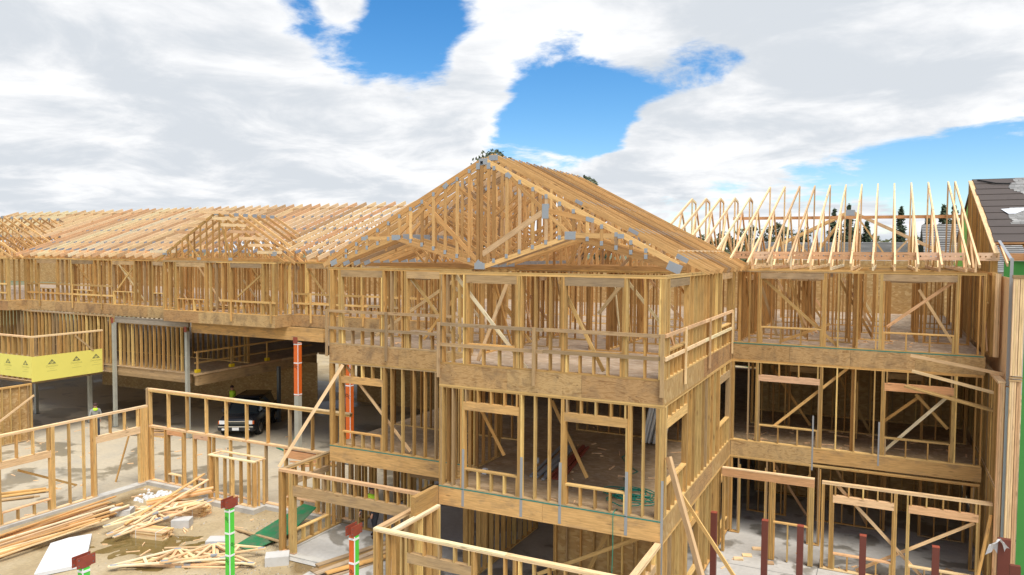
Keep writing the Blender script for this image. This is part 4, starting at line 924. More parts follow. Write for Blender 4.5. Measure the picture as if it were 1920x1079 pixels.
# posts wrapped in green and orange film in the yard, steel saddle brackets on top
def wrapped_post(lab, x, y, ztop, m_front, m_side, words):
    t = thing('wrapped_post', (x, y, -.01), lab, 'steel post'); w_ = .17; h = w_/2
    bar('shaft', t, (x, y, -.01), (x, y, ztop), w_-.012, w_-.012, 'column_paint', (1, 0, 0))
    block('front_wrap', t, (x-h, y-h-.003, .3), (x+h, y-h+.003, ztop-.02), m_front); block('side_wrap', t, (x+h-.003, y-h+.0035, .3), (x+h+.003, y+h, ztop-.015), m_side)
    bar('tape_edge', t, (x+h+.001, y-h-.001, .3), (x+h+.001, y-h-.001, ztop-.02), .02, .02, 'tape_white', (1, 0, 0))
    z = ztop-.09
    while z > .4: block('tape_band', t, (x-h-.007, y-h-.013, z-.025), (x+h+.013, y+h+.004, z+.025), 'tape_white'); z -= .62
    b = block('bracket', t, (x-h-.01, y-h-.02, ztop+.002), (x+h+.01, y+h+.02, ztop+.016), 'bracket_red')
    for s in (-1, 1):
        pl_ = block('flange', b, (x+s*h-.007, y-.22, ztop+.017), (x+s*h+.007, y+.22, ztop+.26), 'bracket_red')
        for yy in (-.17, .17):
            for zz in (.07, .2): tube('bolt_hole', b, [(x+s*h-.0085, y+yy, ztop+zz), (x+s*h+.0085, y+yy, ztop+zz)], .016, 'steel_dark')
    for face, dz in words:
        if face == 'f': text(t, 'ISC', (x-.0, y-h-.004, ztop-dz), (.75, 0, -.66), (.66, 0, .75), .13, 'ink')
        else: text(t, 'ISC', (x+h+.004, y+.02, ztop-dz), (0, .75, -.66), (0, .66, .75), .13, 'ink')
wrapped_post('green-wrapped post with red saddle in front of the pop-out', -11.54, -2.3, 2.45, 'wrap_green', 'wrap_green', [('f', .32), ('s', 1.05), ('f', 1.5)])
wrapped_post('post wrapped orange and green with red saddle, by the porch door', -7.25, -2.3, 2.43, 'wrap_orange', 'wrap_green', [('f', .95)])
wrapped_post('green-wrapped post with red saddle at the bottom left edge', -11.41, -6.64, 2.45, 'wrap_green', 'wrap_green', [])
for col, z in ((bpy.data.objects['steel_column'], 4.2), (bpy.data.objects['steel_column.001'], 3.1)):
    p = col.location; text(col, 'ISC', (p.x, p.y-.128, z), (.9, 0, -.43), (.43, 0, .9), .2, 'ink')

# ------------------------------------------------------------------ parapet with yellow gypsum boards
wall('framed parapet above the yellow boards, side facing the drive', (-33.4, 5.7), 'y', 3.8, 2.95, 5.22, [], vs=-1, sp=.45, pm='pale_lumber', braces=[((2.2, 2.1), (3.2, 1.2), -.03)])
wall('framed parapet above the yellow boards, front at the left edge', (-40, 5.7), 'x', 6.45, 2.95, 5.2, [], sp=.45, pm='pale_lumber')
setp(block('parapet_deck', None, (-40, 5.86, 2.8), (-33.56, 9.55, 2.94), 'weathered'), 'rough deck slab carrying the parapet with yellow boards', 'deck')
def logo(t, c, xd, s):
    xd = Vector(xd); up = Vector((0, 0, 1)); n = xd.cross(up); c = Vector(c)
    def q(pts, m, off, name):
        vs = [c+xd*u*s+up*v*s+n*off for u, v in pts]; meshobj(name, [v-Vector((0, 0, 0)) for v in vs], [tuple(range(len(vs)))], m, t)
    q([(-.36, 0), (.36, 0), (0, .40)], 'print_grey', .002, 'logo')
    text(t, 'GP', c+up*.11*s+n*.001, xd, up, .22*s, 'board_yellow', bold=.004)
    text(t, 'DensGlass', c-up*.16*s, xd, up, .24*s, 'print_pale'); text(t, 'DensGlass', c-up*.16*s+n*.0005, xd, up, .238*s, 'print_pale')
    q([(-.22, -.38), (.22, -.38), (.22, -.36), (-.22, -.36)], 'print_pale', .002, 'print_line'); q([(-.42, -.57), (.42, -.57), (.42, -.54), (-.42, -.54)], 'print_pale', .002, 'print_line')
t = thing('gypsum_board', (-33.37, 5.62, 2.95), 'long yellow gypsum board with dark triangle logos on the parapet side', 'wall board')
block('board', t, (-33.392, 5.62, 2.93), (-33.378, 9.42, 4.19), 'board_yellow')
for y in (6.65, 7.95, 9.05): logo(t, (-33.378, y, 3.72), (0, 1, 0), .62)
t = thing('gypsum_board', (-36.4, 5.66, 2.95), 'shorter yellow gypsum board with two logos, front of the parapet', 'wall board')
block('board', t, (-36.25, 5.668, 3.1), (-33.46, 5.682, 4.2), 'board_yellow')
for x in (-35.4, -33.95): logo(t, (x, 5.668, 3.75), (1, 0, 0), .6)
for i in range(2):
    pass

# ------------------------------------------------------------------ neighbour building on the right
def neighbour():
    t = thing('finished_building', (7.6, 6.6, 0), 'green-sheathed neighbouring building with dark felt roof partly shingled', 'building')
    for x in (7.70, 7.75, 7.80, 7.86, 7.91): bar('corner_stud', t, (x, 6.66, .02), (x, 6.66, F3-.35), .045, .14, 'pale_lumber', (1, 0, 0)); bar('corner_stud', t, (x, 6.66, F3-.2), (x, 6.66, PT-.09), .045, .14, 'pale_lumber', (1, 0, 0))
    for z in (F3-.345, F3-.27, PT-.088, PT-.044): block('plate', t, (7.66, 6.575, z), (7.95, 6.735, z+.042), 'weathered')
    for i in range(8): block('side_panel', t, (7.735, 6.75+i*2.4, .02), (7.75, 6.75+(i+1)*2.4-.004, PT-.1), 'pale_lumber')
    n = 5
    for i in range(n): block('sheathing', t, (7.955+i*1.22, 6.6, .02), (7.955+(i+1)*1.22-.004, 6.612, PT-.1), 'sheath_green')
    block('plate', t, (7.955, 6.58, PT-.095), (14, 6.735, PT-.05), 'grey_wood')
    block('sheathing', t, (7.75, 9.15, PT-.9), (14, 9.165, PT+.36), 'sheath_green')
    for i in range(9): bar('rafter', t, (7.72+i*.61, EY3+.2, rz(EY3+.2)-.06), (7.72+i*.61, 10.2, rz(10.2)-.06), .11, .04, 'pale_lumber')
    block('vent_block', t, (7.76, 9.1, 9.42), (14, 9.14, 9.64), 'red_lumber')
    # deck and felt courses, each overlapping the one below
    y = 9.9; k = 0
    nn = Vector((0, -s3, 1)).normalized()
    vs = [(7.62, 9.75, rz(9.75)+.01), (14, 9.75, rz(9.75)+.01), (14, TY, rz(TY)+.01), (7.62, TY, rz(TY)+.01)]
    bar('fascia_board', t, (7.60, 9.78, rz(9.78)+.035), (8.75, 9.78, rz(9.78)+.035), .03, .30, 'red_lumber', (0, 0, 1))
    o = meshobj('roof_deck', vs+[(x, yy, z-.03) for x, yy, z in vs], [(0, 1, 2, 3), (7, 6, 5, 4), (0, 4, 5, 1), (1, 5, 6, 2), (2, 6, 7, 3), (3, 7, 4, 0)], 'osb', t)
    while y < TY:
        y1 = min(y+.86, TY+.05); jx = random.uniform(-.03, .03)
        a = Vector((7.60+jx, y, rz(y)+.045)); b = Vector((7.60+jx, y1, rz(y1)+.022)); e = Vector((6.4, 0, 0)); up = nn*.006
        v = [a, a+e, b+e, b, a-up*3, a-up*3+e, b-up*3+e, b-up*3]
        meshobj('felt_course', v, [(0, 1, 2, 3), (0, 4, 5, 1), (3, 7, 4, 0)], 'felt', t); y += .78
    # rear slope and rake
    meshobj('rear_slope', [(7.6, TY+.05, rz(TY)+.05), (14, TY+.05, rz(TY)+.05), (14, TY+7, rz(TY-7)), (7.6, TY+7, rz(TY-7)), (7.6, TY+.05, rz(TY)-.02), (7.6, TY+7, rz(TY-7)-.07)], [(0, 1, 2, 3), (0, 3, 5, 4)], 'felt', t)
    # shingle patches: individual tabs, one mass
    vs = []; fs = []; rnd = random.Random(5)
    def lo_x(yy):
        if yy < 11.6: return 8.75-(yy-10.3)*.1
        if yy < 13.4: return 8.15+ (yy-11.6)*.05
        if yy < 15.2: return 99
        return 8.75+math.sin(yy*3)*.15
    yy = 10.5
    while yy < TY:
        x = lo_x(yy)+rnd.uniform(0, .15)
        while x < 13.9:
            l = rnd.uniform(.12, .3); b = len(vs); h0 = .055+rnd.uniform(0, .012)
            for X, Y in ((x, yy), (x+l-.006, yy), (x+l-.006, yy+.17), (x, yy+.17)): vs.append((X, Y, rz(Y)+(h0 if Y == yy else .05)))
            for X in (x, x+l-.006): vs.append((X, yy, rz(yy)+.03))
            fs += [(b, b+1, b+2, b+3), (b+4, b+5, b+1, b)]; x += l
        yy += .145
    o = meshobj('shingle_field', vs, fs, 'shingle', t); o['kind'] = 'stuff'
    for pts in ([(8.1, 13.3), (9.0, 13.45), (8.45, 12.75), (8.25, 12.75)], [(9.2, 13.5), (9.9, 13.5), (9.6, 13.0), (9.2, 13.2)]):
        v = [(x, yy, rz(yy)+.075) for x, yy in pts]; meshobj('underlay_sheet', v+[(x, yy, z-.006) for x, yy, z in v], [(0, 1, 2, 3), (0, 4, 5, 1), (1, 5, 6, 2), (2, 6, 7, 3), (3, 7, 4, 0)], 'poly_white', t)
    tube('vent_strip', t, [(7.75, 17.3, rz(17.3)+.09), (8.3, 16.7, rz(16.7)+.09), (8.75, 16.6, rz(16.6)+.09)], .03, 'tyre')
    # gable end studs under the rake, lime sheathing high up
    y = 9.3
    while y < 17.5:
        bar('gable_stud', t, (7.54, y, PT+.01), (7.54, y, rz(y)-.06), .14, .042, 'stud_wood', (1, 0, 0)); y += .27
    bar('rake_plate', t, (7.54, 9.0, rz(9.0)-.03), (7.54, 17.6, rz(17.6)-.03), .05, .14, 'pale_lumber')
    meshobj('lime_sheathing', [(7.63, 17.6, PT), (7.63, 25.5, PT), (7.63, 17.9, rz(17.3)-.1), (7.63, 17.6, rz(17.3)-.1)], [(0, 1, 2, 3)], 'sheath_lime', t)
neighbour()
t = thing('end_post', (7.62, 6.95, .01), 'pale bundled end posts of the party wall, facing the camera', 'post')
for x in (7.482, 7.53, 7.578): bar('stud', t, (x, 6.9, .02), (x, 6.9, F3-.46), .044, .09, 'pale_lumber', (1, 0, 0)); bar('stud', t, (x+.06, 8.86, F3+.02), (x+.06, 8.86, PT-.02), .044, .09, 'pale_lumber', (1, 0, 0))
block('cap_plate', t, (7.44, 6.85, F3-.455), (7.62, 8.8, F3-.41), 'pale_lumber')
t = thing('downpipe_angle', (7.58, 6.85, .01), 'galvanised steel angle standing up the party wall to the roof', 'steel angle')
bar('lower_section', t, (7.67, 6.82, .02), (7.67, 6.82, 6.0), .10, .012, 'galv_blue', (1, 0, 0)); bar('upper_section', t, (7.66, 6.9, 6.02), (7.66, 6.9, 9.5), .08, .012, 'galv', (1, 0, 0)); bar('roof_section', t, (7.66, 6.92, 9.45), (7.66, 9.6, 10.02), .08, .012, 'galv', (1, 0, 0))
# buildings behind the right-hand wing
for k in range(3):
    y = 34+k*.61; gx, ga, hf, sg4 = 2.6, 12.25, 6.0, .5
    mem = [('top_chord', (gx-hf, ga-sg4*hf), (gx, ga), .16), ('top_chord', (gx, ga), (gx+hf, ga-sg4*hf), .16), ('bottom_chord', (gx-hf+.4, ga-sg4*hf+.05), (gx+hf-.4, ga-sg4*hf+.05), .14), ('web', (gx, ga-3), (gx, ga-.1), .12)]
    for s in (-1, 1): mem += [('web', (gx+s*2.2, ga-3), (gx+s*.3, ga-.2), .1), ('web', (gx+s*2.2, ga-3), (gx+s*3.3, ga-1.7), .1), ('web', (gx+s*3.3, ga-3), (gx+s*3.3, ga-1.7), .1)]
    truss(nth('n')+' gable truss of the next building, counted from the front', 'gable trusses of the next building', 'x', y, mem, [(gx, ga-.1, .5, .35, 0)])
t = thing('framed_building', (2.6, 34, 0), 'timber building under construction behind the half trusses', 'building')
for i in range(6): block('wall_panel', t, (-3.2+i*1.95, 33.9, .0), (-3.2+(i+1)*1.95-.01, 34.0, 9.2), 'osb')
def house(lab, x0, x1, y0, y1, ez, rz_, ground_m):
    t = thing('apartment_house', (x0, y0, 0), lab, 'building'); ym = (y0+y1)/2
    block('wall', t, (x0+.4, y0+.4, 0), (x1-.4, y1-.4, ez), ground_m)
    meshobj('gable', [(x0+.4, y0+.4, ez), (x0+.4, y1-.4, ez), (x0+.4, ym, rz_-.2), (x1-.4, y0+.4, ez), (x1-.4, y1-.4, ez), (x1-.4, ym, rz_-.2)], [(0, 2, 1), (3, 4, 5)], ground_m, t)
    vs = []; fs = []; rnd = random.Random(int(x0)); n = 26
    for i in range(n):
        ya, yb = y0+(ym-y0)*i/n, y0+(ym-y0)*(i+1)/n; za, zb = ez+(rz_-ez)*i/n, ez+(rz_-ez)*(i+1)/n; x = x0
        while x < x1:
            l = rnd.uniform(.5, 1.2); b = len(vs); xe = min(x+l, x1); vs += [(x, ya, za+.05), (xe, ya, za+.05), (xe, yb, zb), (x, yb, zb)]; fs.append((b, b+1, b+2, b+3)); x = xe
    b = len(vs); vs += [(x0, ym, rz_), (x1, ym, rz_), (x1, y1, ez), (x0, y1, ez)]; fs.append((b, b+1, b+2, b+3))
    meshobj('roof', vs, fs, 'shingle', t)
    return t
house('grey shingled building far behind the half trusses, left part', -6, 6.5, 48, 60, 8.2, 10.6, 'sheath_green')
house('grey shingled building far behind the half trusses, right part', 7.2, 24, 44, 60, 8.4, 12.0, 'block_grey')

# ------------------------------------------------------------------ trees
def leaves(bm_v, bm_f, c, r, n, s, rnd, flat=1.0):
    for _ in range(n):
        while True:
            d = Vector((rnd.uniform(-1, 1), rnd.uniform(-1, 1), rnd.uniform(-1, 1)))
            if .25 < d.length < 1: break
        p = Vector(c)+Vector((d.x*r[0], d.y*r[1], d.z*r[2]))
        u = Vector((rnd.uniform(-1, 1), rnd.uniform(-1, 1), rnd.uniform(-1, 1)*flat)).normalized(); v = u.orthogonal().normalized(); a = rnd.uniform(.6, 1.3)*s
        b = len(bm_v); bm_v += [p-u*a, p+v*a*.5, p+u*a, p-v*a*.5]; bm_f.append((b, b+1, b+2, b+3))
def broadleaf(lab, x, y, h, rad, seed, m, group=None, dens=1.0, base=.35, cl=26, ls=.22):
    rnd = random.Random(seed); t = thing('broadleaf_tree', (x, y, 0), lab, 'tree', group)
    vs = []; fs = []; tops = []
    for i in range(cl):
        a = rnd.uniform(0, 6.28); zz = h*(base+(1-base)*(i+.5)/cl); f = 1-abs((zz/h-base)/(1-base)-.45)*1.15; rr = rad*max(.2, f)*math.sqrt(rnd.random()); c = (x+rr*math.cos(a), y+rr*math.sin(a), zz-.6); cr_ = rad*rnd.uniform(.20, .34)
        leaves(vs, fs, c, (cr_, cr_, cr_*.75), int(150*dens), ls, rnd); tops.append(c)
    meshobj('crown', vs, fs, m, t)
    tr = tube('trunk', t, [(x, y, -.1), (x+.1, y, h*.25), (x-.15, y+.1, h*.5), (x, y, h*.75)], h*.014, 'bark')
    for c in tops[::3]: tube('limb', tr, [(x-.1, y, max(h*.25, c[2]*.6)), ((x+c[0])/2, (y+c[1])/2, c[2]*.82), c], h*.0045, 'bark', 6)
    return t
def conifer(lab, x, y, h, rad, seed, group=None):
    rnd = random.Random(seed); t = thing('conifer_tree', (x, y, 0), lab, 'tree', group); vs = []; fs = []
    n = 26
    for i in range(n):
        zz = h*(.12+.88*i/n); r = rad*(1-i/n)**.8*rnd.uniform(.75, 1.1)
        for k in range(7):
            a = rnd.uniform(0, 6.28); leaves(vs, fs, (x+r*.55*math.cos(a), y+r*.55*math.sin(a), zz), (r*.5+.1, r*.5+.1, h*.03), 9, .32, rnd, .5)
    leaves(vs, fs, (x, y, h*.97), (.15, .15, h*.04), 12, .25, rnd)
    meshobj('crown', vs, fs, 'leaf_conifer', t); tube('trunk', t, [(x, y, -.1), (x, y, h*.9)], h*.012, 'bark'); return t
broadleaf('tall eucalyptus rising behind the ridge of the main gable', -31.0, 50, 19.7, 5.0, 21, 'leaf_eucalyptus', cl=34, dens=1.1, base=.4, ls=.2)
broadleaf('dark tree top peeping over the main gable roof', -21.0, 50, 17.2, 3.0, 5, 'leaf_eucalyptus', cl=22, base=.4, ls=.2)
def dirx(u, y):
    d = F_+R_*((u-960)/1416.6); return CAM.x+d.x*(y-CAM.y)/d.y
def treeline():
    rnd = random.Random(77); vs = []; fs = []
    for i in range(120):
        u = rnd.uniform(1230, 1860); y = rnd.uniform(150, 200); x = dirx(u, y); h = 9.2+rnd.uniform(0, 2.2)+1.2*math.sin(u*.02)
        for k in range(4): leaves(vs, fs, (x+rnd.uniform(-2, 2), y, h*(.35+.2*k)), (2.4, 1.5, 1.5), 22, .55, rnd)
    o = meshobj('treeline', vs, fs, 'leaf_olive'); setp(o, 'distant belt of olive-brown woods along the horizon', None, None, 'stuff')
treeline()
GT = 'trees along the horizon behind the right-hand wing'
for i, (u, y, h, r, kind) in enumerate([(1297, 120, 12.5, 4, 'b'), (1330, 120, 13, 4, 'b'), (1365, 125, 13.5, 4.5, 'b'), (1405, 130, 15, 4.5, 'b'), (1440, 130, 15.5, 5, 'b'), (1475, 128, 14.8, 4.5, 'b'), (1510, 135, 14.5, 4.5, 'b'), (1560, 120, 17.2, 2.6, 'c'), (1573, 150, 14, 4.5, 'b'), (1588, 122, 18, 2.8, 'c'),
                                        (1603, 126, 15.5, 2.6, 'c'), (1622, 125, 15.2, 2.6, 'c'), (1640, 140, 13.5, 4.5, 'b'), (1685, 118, 17.3, 2.5, 'c'), (1700, 140, 13, 4.5, 'b'), (1735, 122, 15.8, 2.8, 'c'), (1765, 125, 17.8, 3.4, 'c'), (1785, 130, 18, 3.2, 'c'), (1812, 128, 14, 4, 'b')]):
    if kind == 'b': broadleaf(nth('tb')+' olive-brown tree on the horizon, counted from the left', dirx(u, y), y, h, r, 40+i, 'leaf_olive', GT, dens=.6, cl=18, base=.25, ls=.3)
    else: conifer(nth('tc')+' dark conifer on the horizon, counted from the left', dirx(u, y), y, h, r, 60+i, GT)

# ------------------------------------------------------------------ loose lumber in the yard
def board_pile(lab, cx, cy, ang, L, n, seed, layers=4, spread=.5, m=('pale_lumber', 'truss_wood'), fan=.08, z0=-.01, tilt=0.0, wd=.09):
    rnd = random.Random(seed); t = thing('lumber_pile', (cx, cy, z0), lab, 'lumber pile')
    ca, sa = math.cos(ang), math.sin(ang); per = max(1, n//layers); k = 0
    for ly in range(layers):
        cnt = max(1, per-ly//2)
        for i in range(cnt):
            off = (i-(cnt-1)/2)*spread/max(1, cnt-1) if cnt > 1 else 0
            l = L*rnd.uniform(.72, 1.06); a = ang+rnd.uniform(-fan, fan); sh = rnd.uniform(-.3, .3)
            c = Vector((cx-sa*off+ca*sh, cy+ca*off+sa*sh, z0+.022+ly*.046)); d = Vector((math.cos(a), math.sin(a), 0))
            dz = Vector((0, 0, tilt*l/2+rnd.uniform(0, .006)))
            bar('board', t, c-d*l/2-dz+Vector((0, 0, tilt*l/2)), c+d*l/2+dz+Vector((0, 0, tilt*l/2)), .042, wd, rnd.choice(m), (0, 0, 1)); k += 1
    return t
board_pile('long pile of pale boards along the foot of the left yard wall', -20.5, -1.7, math.radians(91), 5.6, 34, 1, 6, 1.2, fan=.07)
board_pile('loose boards fanned across the corner of the long pile', -19.7, -2.6, math.radians(80), 4.6, 12, 2, 3, .7, fan=.13, z0=.12, tilt=.03)
board_pile('stack of weathered planks inside the porch door', -9.7, 1.2, math.radians(70), 3.3, 12, 3, 3, .8, ('grey_wood', 'lumber', 'weathered'), fan=.12, z0=.01, wd=.2)
board_pile('scrap planks on the garage floor left of the car', -29.2, 9.5, math.radians(20), 2.6, 12, 4, 3, 1.1, ('lumber', 'cardboard'), fan=.4, z0=.006, wd=.16)
board_pile('loose planks behind the left yard wall', -25.6, -.4, math.radians(60), 3.4, 6, 9, 2, .9, ('weathered', 'lumber'), fan=.25, z0=.006, wd=.12)
board_pile('scattered planks on the slab right of the car', -18.2, 9.0, math.radians(30), 2.0, 7, 14, 2, 1.0, ('lumber', 'red_lumber'), fan=.5, z0=.006, wd=.14)
board_pile('short offcuts on the third floor deck of the bay', -25.6, 10.6, math.radians(15), 2.4, 14, 15, 4, 1.6, ('pale_lumber', 'lumber'), fan=.3, z0=F3+.002)
def bundle(lab, cx, cy, ang, L, rows, cols, z0=-.01, sec=(.04, .09), strap=True, label_card=False, tilt=0):
    t = thing('board_bundle', (cx, cy, z0), lab, 'lumber bundle'); d = Vector((math.cos(ang), math.sin(ang), tilt)).normalized(); s = Vector((-math.sin(ang), math.cos(ang), 0))
    w_ = cols*(sec[1]+.003); h = rows*(sec[0]+.003)
    for r in range(rows):
        for c in range(cols):
            p = Vector((cx, cy, z0+sec[0]/2+r*(sec[0]+.003)))+s*((c-(cols-1)/2)*(sec[1]+.003)); l = L*random.uniform(.96, 1.0); e = d*random.uniform(-.03, .03)
            bar('board', t, p-d*l/2+e, p+d*l/2+e, sec[0], sec[1], random.choice(('pale_lumber', 'pale_lumber', 'truss_wood')), (0, 0, 1))
    if strap:
        for f in (-.3, .3):
            q = Vector((cx, cy, z0))+d*L*f
            bar('strap', t, q-s*(w_/2+.004)+Vector((0, 0, h+.003)), q+s*(w_/2+.004)+Vector((0, 0, h+.003)), .004, .02, 'strap_white')
            for sg_ in (-1, 1): bar('strap', t, q+s*sg_*(w_/2+.004), q+s*sg_*(w_/2+.004)+Vector((0, 0, h)), .004, .02, 'strap_white', s)
    if label_card:
        q = Vector((cx, cy, z0))+d*L*.1; bar('label_card', t, q-s*.2+Vector((0, 0, h+.006)), q+s*.05+Vector((0, 0, h+.006)), .004, .2, 'strap_white'); bar('label_stripe', t, q-s*.2+Vector((0, 0, h+.010)), q-s*.1+Vector((0, 0, h+.010)), .004, .2, 'paper_red')
    return t
bundle('strapped bundle of short pale boards nearest the pop-out curb', -17.9, 1.75, math.radians(8), 1.5, 8, 7)
bundle('strapped board bundle with red and white card on top', -18.6, 1.2, math.radians(35), 1.7, 7, 5, label_card=True)
bundle('long bundle lying askew on the strapped bundles', -18.5, 1.9, math.radians(45), 2.3, 4, 3, z0=.42, tilt=.12, strap=False)
bundle('flat stack of short truss boards in the middle of the yard', -17.2, -.35, math.radians(12), 1.3, 6, 6)
def flat_truss(lab, group, cx, cy, ang, L, H, z, tilt=(0, 0)):
    t = thing('flat_truss', (cx, cy, z), lab, 'roof truss', group); d = Vector((math.cos(ang), math.sin(ang), tilt[0])); s = Vector((-math.sin(ang), math.cos(ang), tilt[1])); o = Vector((cx, cy, z+.025))
    P = lambda u, v: o+d*u+s*v
    for n_, a, b in [('bottom_chord', (-L/2, 0), (L/2, 0)), ('top_chord', (-L/2, .02), (0, H)), ('top_chord', (0, H), (L/2, .02)), ('web', (0, 0), (0, H)), ('web', (-L*.18, 0), (-L*.25, H*.5)), ('web', (L*.18, 0), (L*.25, H*.5)), ('web', (-L*.18, 0), (0, H)), ('web', (L*.18, 0), (0, H))]:
        k = Vector((0, 0, J(.002))); bar(n_, t, P(*a)+k, P(*b)+k, .04, .085, 'pale_lumber', (0, 0, 1))
    for a in ((0, H*.97), (-L*.46, .04), (L*.46, .04), (0, 0)): bar('connector_plate', t, P(a[0]-.1, a[1]), P(a[0]+.1, a[1]), .052, .1, 'plate_steel', (0, 0, 1))
for i, (cx, cy, a, L, H, z, tl) in enumerate([(-14.3, -1.7, 25, 3.6, 1.0, .0, (0, 0)), (-14.1, -1.55, 30, 3.6, 1.0, .05, (0, .02)), (-13.9, -1.3, 18, 3.6, 1.0, .10, (.01, .03)), (-14.5, -1.9, 35, 3.4, 1.0, .16, (.02, .02)), (-13.6, -1.0, 48, 3.0, .9, .22, (0, .05)),
                                              (-17.6, .2, 68, 3.2, .7, .3, (.1, .02)), (-17.3, .3, 74, 3.4, .7, .36, (.12, .0)), (-17.9, .35, 62, 3.2, .7, .42, (.1, .05))]):
    flat_truss('small truss lying in the heap at the bottom of the yard' if i < 5 else 'small truss lying over the board stacks in mid yard', 'small trusses heaped at the bottom of the yard' if i < 5 else 'small trusses over the board stacks', cx, cy, math.radians(a), L, H, z, tl)
for i, (a, b, m) in enumerate([((-15.4, 1.35, .02), (-12.6, .75, .25), 'lumber'), ((-15.9, -.9, .02), (-14.6, -.3, .08), 'pale_lumber'), ((-20.1, 2.6, .03), (-18.7, 3.0, .9), 'pale_lumber'), ((-18.2, -.6, .3), (-18.6, 3.1, 1.0), 'truss_wood'), ((-17.9, -.5, .34), (-18.2, 3.0, .9), 'pale_lumber')]):
    labs = ['long single board lying in front of the green panel', 'thin pale strip lying by the puddle', 'short board propped near the rubble', 'wide board leaning over the mid-yard stacks, left one', 'wide board leaning over the mid-yard stacks, right one']
    o = bar('loose_board', None, a, b, .04, .1 if i != 1 else .04, m); setp(o, labs[i], 'board')
for i, (x, y, a, s) in enumerate([(-20.0, .6, 35, (.75, .5, .2)), (-17.05, .75, 30, (.6, .45, .28)), (-14.5, .05, 30, (.75, .5, .26)), (-11.9, -.1, 40, (.7, .5, .28))]):
    bm = bmesh.new(); bmesh.ops.create_cube(bm, size=1); bmesh.ops.scale(bm, vec=s, verts=bm.verts); bmesh.ops.bevel(bm, geom=bm.edges[:], offset=.012, segments=1)
    o = bmobj('concrete_block', bm, 'block_grey', None, Matrix.Translation((x, y, s[2]/2-.012)) @ Matrix.Rotation(math.radians(a), 4, 'Z'))
    setp(o, ['pale concrete block beside the long board pile', 'pale concrete block behind the truss stack', 'pale concrete block left of the green panel', 'pale concrete block at the foot of the porch corner'][i], 'concrete block')
def slab_quad(name, lab, cat, pts, th, m, group=None):
    v = [Vector(p) for p in pts]; n = (v[1]-v[0]).cross(v[2]-v[0]).normalized(); n = n if n.z > 0 else -n
    vs = v+[p-n*th for p in v]; N = len(v); fs = [tuple(range(N)), tuple(range(2*N-1, N-1, -1))]+[(i, N+i, N+(i+1) % N, (i+1) % N) for i in range(N)]
    bm = bmesh.new(); bv = [bm.verts.new(p) for p in vs]
    for f in fs: bm.faces.new([bv[k] for k in f])
    bmesh.ops.recalc_face_normals(bm, faces=bm.faces)
    o = bmobj(name, bm, m); setp(o, lab, cat, group); return o
slab_quad('foam_board', 'big white foam board lying in the mud', 'foam board', [(-18.86, -1.33, .12), (-19.2, -1.9, .12), (-19.26, -2.46, .12), (-17.4, -4.13, .12), (-16.79, -2.97, .12)], .11, 'foam_white')
slab_quad('foam_board', 'white foam sheets lying behind the left yard wall', 'foam board', [(-25.9, -3.4, .12), (-24.2, -3.6, .12), (-23.7, -2.0, .12), (-25.2, -1.8, .12)], .1, 'foam_white')
slab_quad('green_panel', 'worn green formwork panel sloping beside the porch corner', 'panel', [(-14.05, .25, .03), (-13.25, .15, .03), (-12.85, 1.5, .22), (-12.95, 2.9, .65), (-13.6, 3.0, .65), (-14.0, 1.4, .2)], .025, 'green_panel')
slab_quad('cardboard_sheet', 'torn brown cardboard on the slab behind the low porch wall', 'cardboard', [(6.2, 7.8, .08), (6.7, 7.7, .03), (7.0, 8.4, .03), (6.5, 8.6, .12)], .01, 'cardboard')
for i, p in enumerate([(1.0, 7.6), (.8, 6.9), (1.5, 6.6), (.6, 6.5)]):
    x, y = p; slab_quad('wood_offcut', ['square wood offcut on the pale slab beside the porch door', 'pale offcut close to the side wall', 'brown offcut lying alone on the pale slab', 'split offcut at the foot of the side wall'][i], 'offcut', [(x, y, .05), (x+.28, y+.08, .05), (x+.22, y+.3, .05), (x-.05, y+.2, .05)], .04, 'cardboard' if i == 2 else 'pale_lumber')
# white plastic and rubble by the yard corner
def rubble():
    rnd = random.Random(8); vs = []; fs = []
    for _ in range(90):
        x = rnd.gauss(-20.4, .45); y = rnd.gauss(2.6, .3); s = rnd.uniform(.03, .13); b = len(vs); h = s*rnd.uniform(.4, 1)
        k = 5; a0 = rnd.uniform(0, 6)
        for j in range(k): vs.append((x+s*math.cos(a0+j*1.256)*rnd.uniform(.6, 1.2), y+s*math.sin(a0+j*1.256)*rnd.uniform(.6, 1.2), -.012))
        for j in range(k): vs.append((x+s*.6*math.cos(a0+j*1.256)*rnd.uniform(.6, 1.2), y+s*.6*math.sin(a0+j*1.256)*rnd.uniform(.6, 1.2), h))
        fs.append(tuple(b+k+j for j in range(k))); fs += [(b+j, b+(j+1) % k, b+k+(j+1) % k, b+k+j) for j in range(k)]
    o = meshobj('rubble', vs, fs, 'foam_white'); setp(o, 'white rubble and torn plastic at the yard wall corner', None, None, 'stuff')
rubble()

